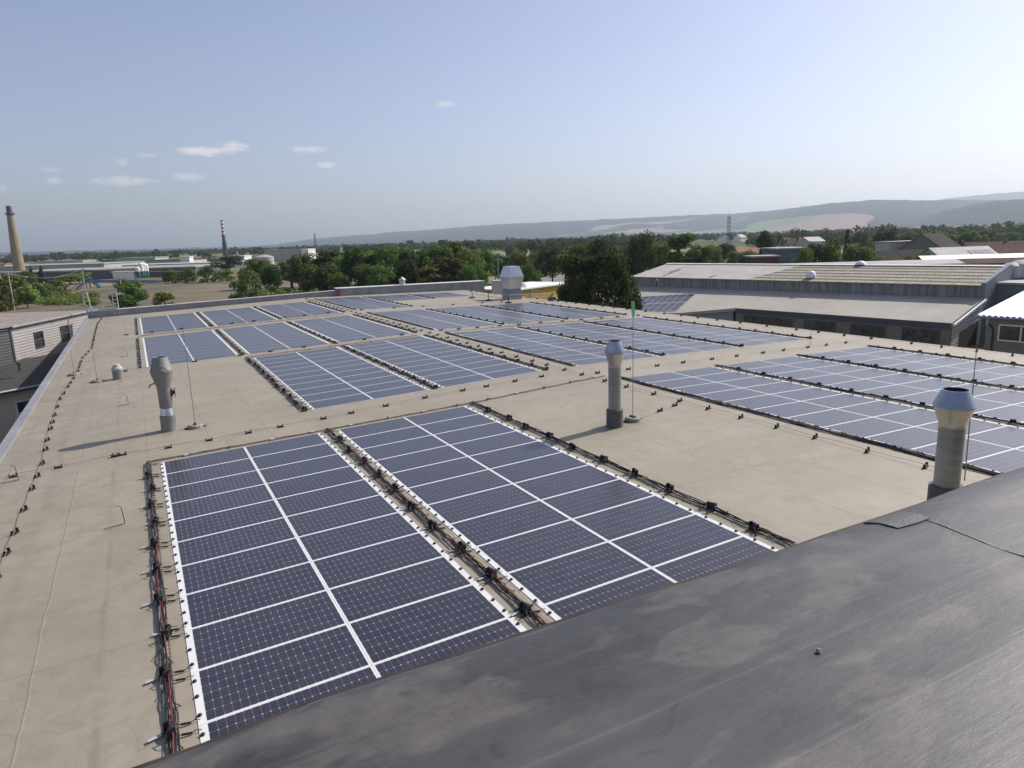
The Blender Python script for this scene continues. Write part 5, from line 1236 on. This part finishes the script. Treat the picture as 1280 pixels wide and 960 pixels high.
rod(12.45, -10.15, 2.5, 'dark lightning rod just right of the large silver pipe', (-.06, 0), base=False, r=.010)
rod(24.0, 2.4, 1.2, 'short thin rod near the right roof edge', (.0, .0), base=False)
def bent(x, y, lab, a):
    b = MB(); b.tube([(-.35*math.cos(a), -.35*math.sin(a), .02), (0, 0, .02), (.0, .0, .03), (-.03, .05, .33), (-.12, .06, .36)], .008, 5); o = b.build('bent_wire', 'dark_lattice', loc=on(x, y)); tag(o, lab, 'wire')
bent(-.8, -2.7, 'bent wire stub standing on the roof left of the front array', .3); bent(-2.95, 1.75, 'bent wire stub near the left edge at the front walkway', .1); bent(-.76, 8.8, 'bent wire stub left of the dull grey pipe', .4); bent(-.82, 21, 'bent wire stub left of the third array row', .2)
b = MB()
b.box(-.16, -.035, 0, .16, .035, .03); b.box(-.15, -.03, .03, -.12, .03, .09); b.box(.12, -.03, .03, .15, .03, .09); b.box(-.02, -.03, .03, .02, .03, .08)
o = b.build('conductor_clamp', 'black_plastic', loc=on(-.95, 2.37)); tag(o, 'wide black conductor clamp at the left start of the front walkway', 'conductor clamp')

# ------------------------------------------------------------------ cable trays, cables, power boxes
def box_mesh():
    b = MB(); T_ = Matrix.Rotation(R_(12), 4, 'Y'); b.box(-.018, -.075, .015, .018, .075, .13, T=T_); body = b.mesh('power_box', 'black_plastic')
    b = MB(); b.box(-.03, -.1, .0, .03, -.085, .14); b.box(-.03, .085, 0, .03, .1, .14); b.box(-.05, -.1, .0, .05, .1, .012)
    for s in (-1, 1): b.tube([(0, s*.06, .05), (.05*s, s*.1, .1), (.08*s, s*.16, .05), (.05*s, s*.22, .03)], .006, 5)
    br = b.mesh('bracket', 'cable_black'); b = MB(); b.box(-.17, .045, .001, .06, .10, .005); pad = b.mesh('pad', 'pale_patch')
    return body, br, pad
BM, BR, PD = box_mesh()
def tray(x, y0, y1, lab, near, rows, flip=1, red=True, seed=0, nopad=False):
    rg = random.Random(seed+int(x*10)); t = empty('cable_tray', on(x, y0)); tag(t, 'wire tray of black cables '+lab, 'cable tray', 'cable trays between the arrays')
    sl = SL if x < RX else SR
    def q(dx, y, h): return (dx, y-y0, dx*sl+h)
    w = .055 if near else .05
    b = MB()
    for dx in (-w, w): b.tube([q(dx, y0, .012), q(dx, y1, .012)], .003 if near else .006, 4); b.tube([q(dx, y0, .045), q(dx, y1, .045)], .003 if near else .006, 4)
    y = y0; st = .1 if near else .35
    while y < y1:
        b.tube([q(-w, y, .045), q(-w, y, .012), q(w, y, .012), q(w, y, .045)], .0025 if near else .005, 4); y += st
    b.build('wire_basket', 'wire_mesh', t)
    b = MB(); step = .14 if near else .4
    for k in range(5 if near else 2):
        ph = rg.random()*9; pts = []; y = y0+.05; off = rg.uniform(-.03, .03)
        while y < y1:
            pts.append(q(off+.028*math.sin(y*2.1+ph)+rg.uniform(-.012, .012), y, .026+.011*k+rg.uniform(-.004, .01))); y += step
        if len(pts) > 2: b.tube(pts, .009 if near else .022, 5)
    if near:
        for k in range(int((y1-y0)/.42)):      # loose loops of cable
            y = y0+.2+k*.42+rg.uniform(-.1, .1); s = rg.choice((-1, 1)); l = rg.uniform(.05, .11)
            b.tube([q(0, y, .05), q(s*l*.7, y+.04, .085), q(s*l, y+.12, .03), q(s*.03, y+.22, .04)], .0055, 5)
    else:
        for k in range(int((y1-y0)/.55)): y = y0+k*.55+rg.uniform(0, .3); b.tube([q(-.04, y, .04), q(0, y+.08, .08), q(.04, y+.18, .04)], .016, 4)
    b.build('black_cables', 'cable_black', t)
    if red:
        b = MB(); pts = []; y = y0; 
        while y < y1: pts.append(q(.015*math.sin(y*1.3)+rg.uniform(-.006, .006), y, (.088 if near else .07)+.006*math.sin(y*5))); y += .22
        b.tube(pts, .0048 if near else .009, 5); b.build('red_cable', 'cable_red' if near else 'cable_mixed', t)
    for k, yy in enumerate(rows):
        o = bpy.data.objects.new('power_box', BM); col.objects.link(o); dx = .03*rg.choice((-1, 1)) if near else 0
        o.location = on(x+dx, yy+rg.uniform(-.05, .05), .012 if not near else .02); o.rotation_euler = (0, 0, rg.uniform(-.35, .35)+(0 if near else .5)); sc = .82 if near else .8; o.scale = (sc*1.4, sc, sc)
        tag(o, 'power box %s from near end, tray %s' % (ordn(k+1), lab), 'power box', 'power boxes on the cable trays')
        if near:
            c = bpy.data.objects.new('bracket', BR); col.objects.link(c); c.parent = o
            if not nopad: c = bpy.data.objects.new('mounting_pad', PD); col.objects.link(c); c.parent = o
yr = lambda yb, n: [(yb+i)*S for i in range(n)]
y0, y1 = -10.2, 1.2
tray(-.33, y0, y1, 'left of the front left block', True, yr(-9, 10), seed=1)
tray(3.875, y0, y1, 'between the two front left blocks', True, yr(-9, 10), seed=2)
tray(8.08, y0, y1, 'at the right of the front left arrays', True, yr(-9, 10), red=False, seed=3, nopad=True)
a, c = 3.55*S, 14.75*S
tray(3.83, a, c, 'left of the second left arrays', True, yr(3.6, 11), seed=4, red=False); tray(8.03, a, c, 'between the second left arrays', False, yr(3.6, 11), seed=5, red=False); tray(12.18, a, c, 'right of the second left arrays', False, yr(3.6, 11), seed=6, red=False)
for nm, yb in (('third', 15.83), ('rear', 28.93)):
    for x, w in ((-.33, 'left of'), (3.85, 'inside the left part of'), (8.03, 'inside the right part of'), (12.2, 'at the right end of')):
        tray(x, (yb-.05)*S, (yb+11.1)*S, '%s the %s left arrays' % (w, nm), False, yr(yb, 11), seed=int(yb), red=False)
for nm, yb, n in (('front', -10.05, 11), ('second', 3.62, 11), ('third', 16.25, 11)):
    for k, w in enumerate(('left of', 'inside the left part of', 'inside the right part of', 'at the right end of')):
        x = (R0c*S-.26) if k == 0 else (R0c+3.963*k)*S-.285
        tray(x, (yb-.05)*S, (yb+n+.1)*S, '%s the %s right arrays' % (w, nm), False, yr(yb, n) if k else [], seed=int(yb)+k, red=(k == 0))
tray(R0c*S-.26, 29.8*S, 42*S, 'left of the rear right arrays', False, [], seed=9, red=True); tray((R0c+3.963)*S-.285, 29.8*S, 41.8*S, 'inside the left part of the rear right arrays', False, yr(30, 11), seed=10, red=False); tray((R0c+2*3.963)*S-.285, 35.6*S, 41.8*S, 'inside the right part of the rear right arrays', False, yr(36, 5), seed=11, red=False)
def cross_cable(pts, lab, seed, colr='cable_mixed'):
    rg = random.Random(seed); O = Vector(on(*pts[0])); t = empty('cable_run', O); tag(t, lab, 'cable run')
    P = [Vector((x, y, 0)) for x, y in pts]; out = {0: [], 1: [], 2: []}
    for a, b_ in zip(P, P[1:]):
        n = int((b_-a).length/.2)
        for i in range(n):
            p = a.lerp(b_, i/n)
            for k in range(3): out[k].append(tuple(Vector(on(p.x, p.y+.022*(k-1)+rg.uniform(-.008, .008), .02+rg.uniform(0, .012)))-O))
    for k, (nm, mt) in enumerate((('red_cable', colr), ('grey_cable', 'cable_grey'), ('dark_cable', 'rust_brown'))): b = MB(); b.tube(out[k], .01, 5); b.build(nm, mt, t)
    b = MB(); n = int((P[-1]-P[0]).length/.9)
    for i in range(n):
        p = P[0].lerp(P[-1], (i+.5)/n); q = Vector(on(p.x, p.y))-O
    tot = len(out[1])
    for i in range(4, tot, 5):
        q = out[1][i]; cl = MB(); cl.box(q[0]-.05, q[1]-.05, q[2]-.02, q[0]+.05, q[1]+.05, q[2]+.015) if rg.random() < .55 else cl.box(q[0]-.01, q[1]-.04, q[2]-.02, q[0]+.01, q[1]+.04, q[2]+.06)
        cl.build('cable_clip', 'pale_patch', t)
cross_cable([(-.33, 1.25), (3.9, 1.2), (8.05, 1.22), (13.3, 1.6)], 'red and grey cables across the roof behind the front left arrays', 1)
cross_cable([(3.8, 15.65), (8, 15.6), (12.1, 15.6)], 'loose cables lying before the third left arrays', 2)
cross_cable([(-.3, 29.3), (6, 29.35), (12.1, 29.3)], 'loose cables lying before the rear left arrays', 3)
cross_cable([(13.4, 15.9), (18, 15.9), (25, 15.9)], 'loose cables lying before the third right arrays', 4)

# ------------------------------------------------------------------ person on the low roof
def person():
    px, fy = 822, 358.0; f = LOWF(px, fy); base = W(px, fy, f); h = 10.3*f/870; s = max(h/1.42, .8)
    V = {'pelvis': (0, 0, .86), 'waist': (0, .06, 1.02), 'chest': (0, .2, 1.24), 'neck': (0, .28, 1.36), 'head': (0, .34, 1.47), 'crown': (0, .36, 1.6), 'hl': (-.1, 0, .8), 'kl': (-.12, .05, .45), 'al': (-.12, -.02, .08), 'fl': (-.12, .14, .03), 'hr': (.1, 0, .8), 'kr': (.13, .1, .45), 'ar': (.14, .05, .08), 'fr': (.14, .21, .03), 'sl': (-.19, .2, 1.27), 'el': (-.24, .3, 1.02), 'wl': (-.2, .48, .86), 'sr': (.19, .2, 1.27), 'er': (.25, .28, 1.02), 'wr': (.2, .47, .88)}
    Rr = {'pelvis': .14, 'waist': .12, 'chest': .15, 'neck': .055, 'head': .095, 'crown': .07, 'hl': .1, 'kl': .065, 'al': .045, 'fl': .04, 'hr': .1, 'kr': .065, 'ar': .045, 'fr': .04, 'sl': .06, 'el': .045, 'wl': .035, 'sr': .06, 'er': .045, 'wr': .035}
    E_ = [('pelvis', 'waist'), ('waist', 'chest'), ('chest', 'neck'), ('neck', 'head'), ('head', 'crown'), ('pelvis', 'hl'), ('hl', 'kl'), ('kl', 'al'), ('al', 'fl'), ('pelvis', 'hr'), ('hr', 'kr'), ('kr', 'ar'), ('ar', 'fr'), ('chest', 'sl'), ('sl', 'el'), ('el', 'wl'), ('chest', 'sr'), ('sr', 'er'), ('er', 'wr')]
    k = list(V); me = bpy.data.meshes.new('person_skeleton'); me.from_pydata([V[q] for q in k], [(k.index(a), k.index(b_)) for a, b_ in E_], [])
    o = bpy.data.objects.new('person', me); col.objects.link(o); md = o.modifiers.new('skin', 'SKIN'); sk = me.skin_vertices[0].data
    for i, q in enumerate(k): sk[i].radius = (Rr[q], Rr[q])
    sk[0].use_root = True; sub = o.modifiers.new('sub', 'SUBSURF'); sub.levels = 2; sub.render_levels = 2
    bpy.context.view_layer.update(); dg = bpy.context.evaluated_depsgraph_get(); nm = bpy.data.meshes.new_from_object(o.evaluated_get(dg)); o.modifiers.clear(); o.data = nm; nm.name = 'person'
    nm.materials.clear()
    for m_ in ('skin', 'shirt_white', 'trousers_dark'): nm.materials.append(MAT[m_])
    for p in nm.polygons: z = p.center.z; p.material_index = 0 if z > 1.39 else (1 if z > .9 or (abs(p.center.x) > .17 and z > .84) else 2); p.use_smooth = True
    o.location = base; o.scale = (s, s, s); o.rotation_euler = (0, 0, 2.2); tag(o, 'person in white top and dark trousers leaning by the long hall wall', 'person')
person()

# ------------------------------------------------------------------ haze
def haze():
    b = MB(); b.box(-9000, -300, GZ-1, 13500, 13000, 420); me = b.mesh('haze', 'shirt_white'); me.materials.clear()
    m = bpy.data.materials.new('haze_air'); m.use_nodes = True; N = m.node_tree.nodes; N.clear(); out = N.new('ShaderNodeOutputMaterial'); v = N.new('ShaderNodeVolumePrincipled')
    v.inputs['Color'].default_value = (.76, .88, 1.0, 1); v.inputs['Density'].default_value = 1.15e-4; v.inputs['Anisotropy'].default_value = .35
    m.node_tree.links.new(v.outputs[0], out.inputs['Volume']); me.materials.append(m); o = bpy.data.objects.new('haze', me); col.objects.link(o); o['kind'] = 'stuff'
haze()
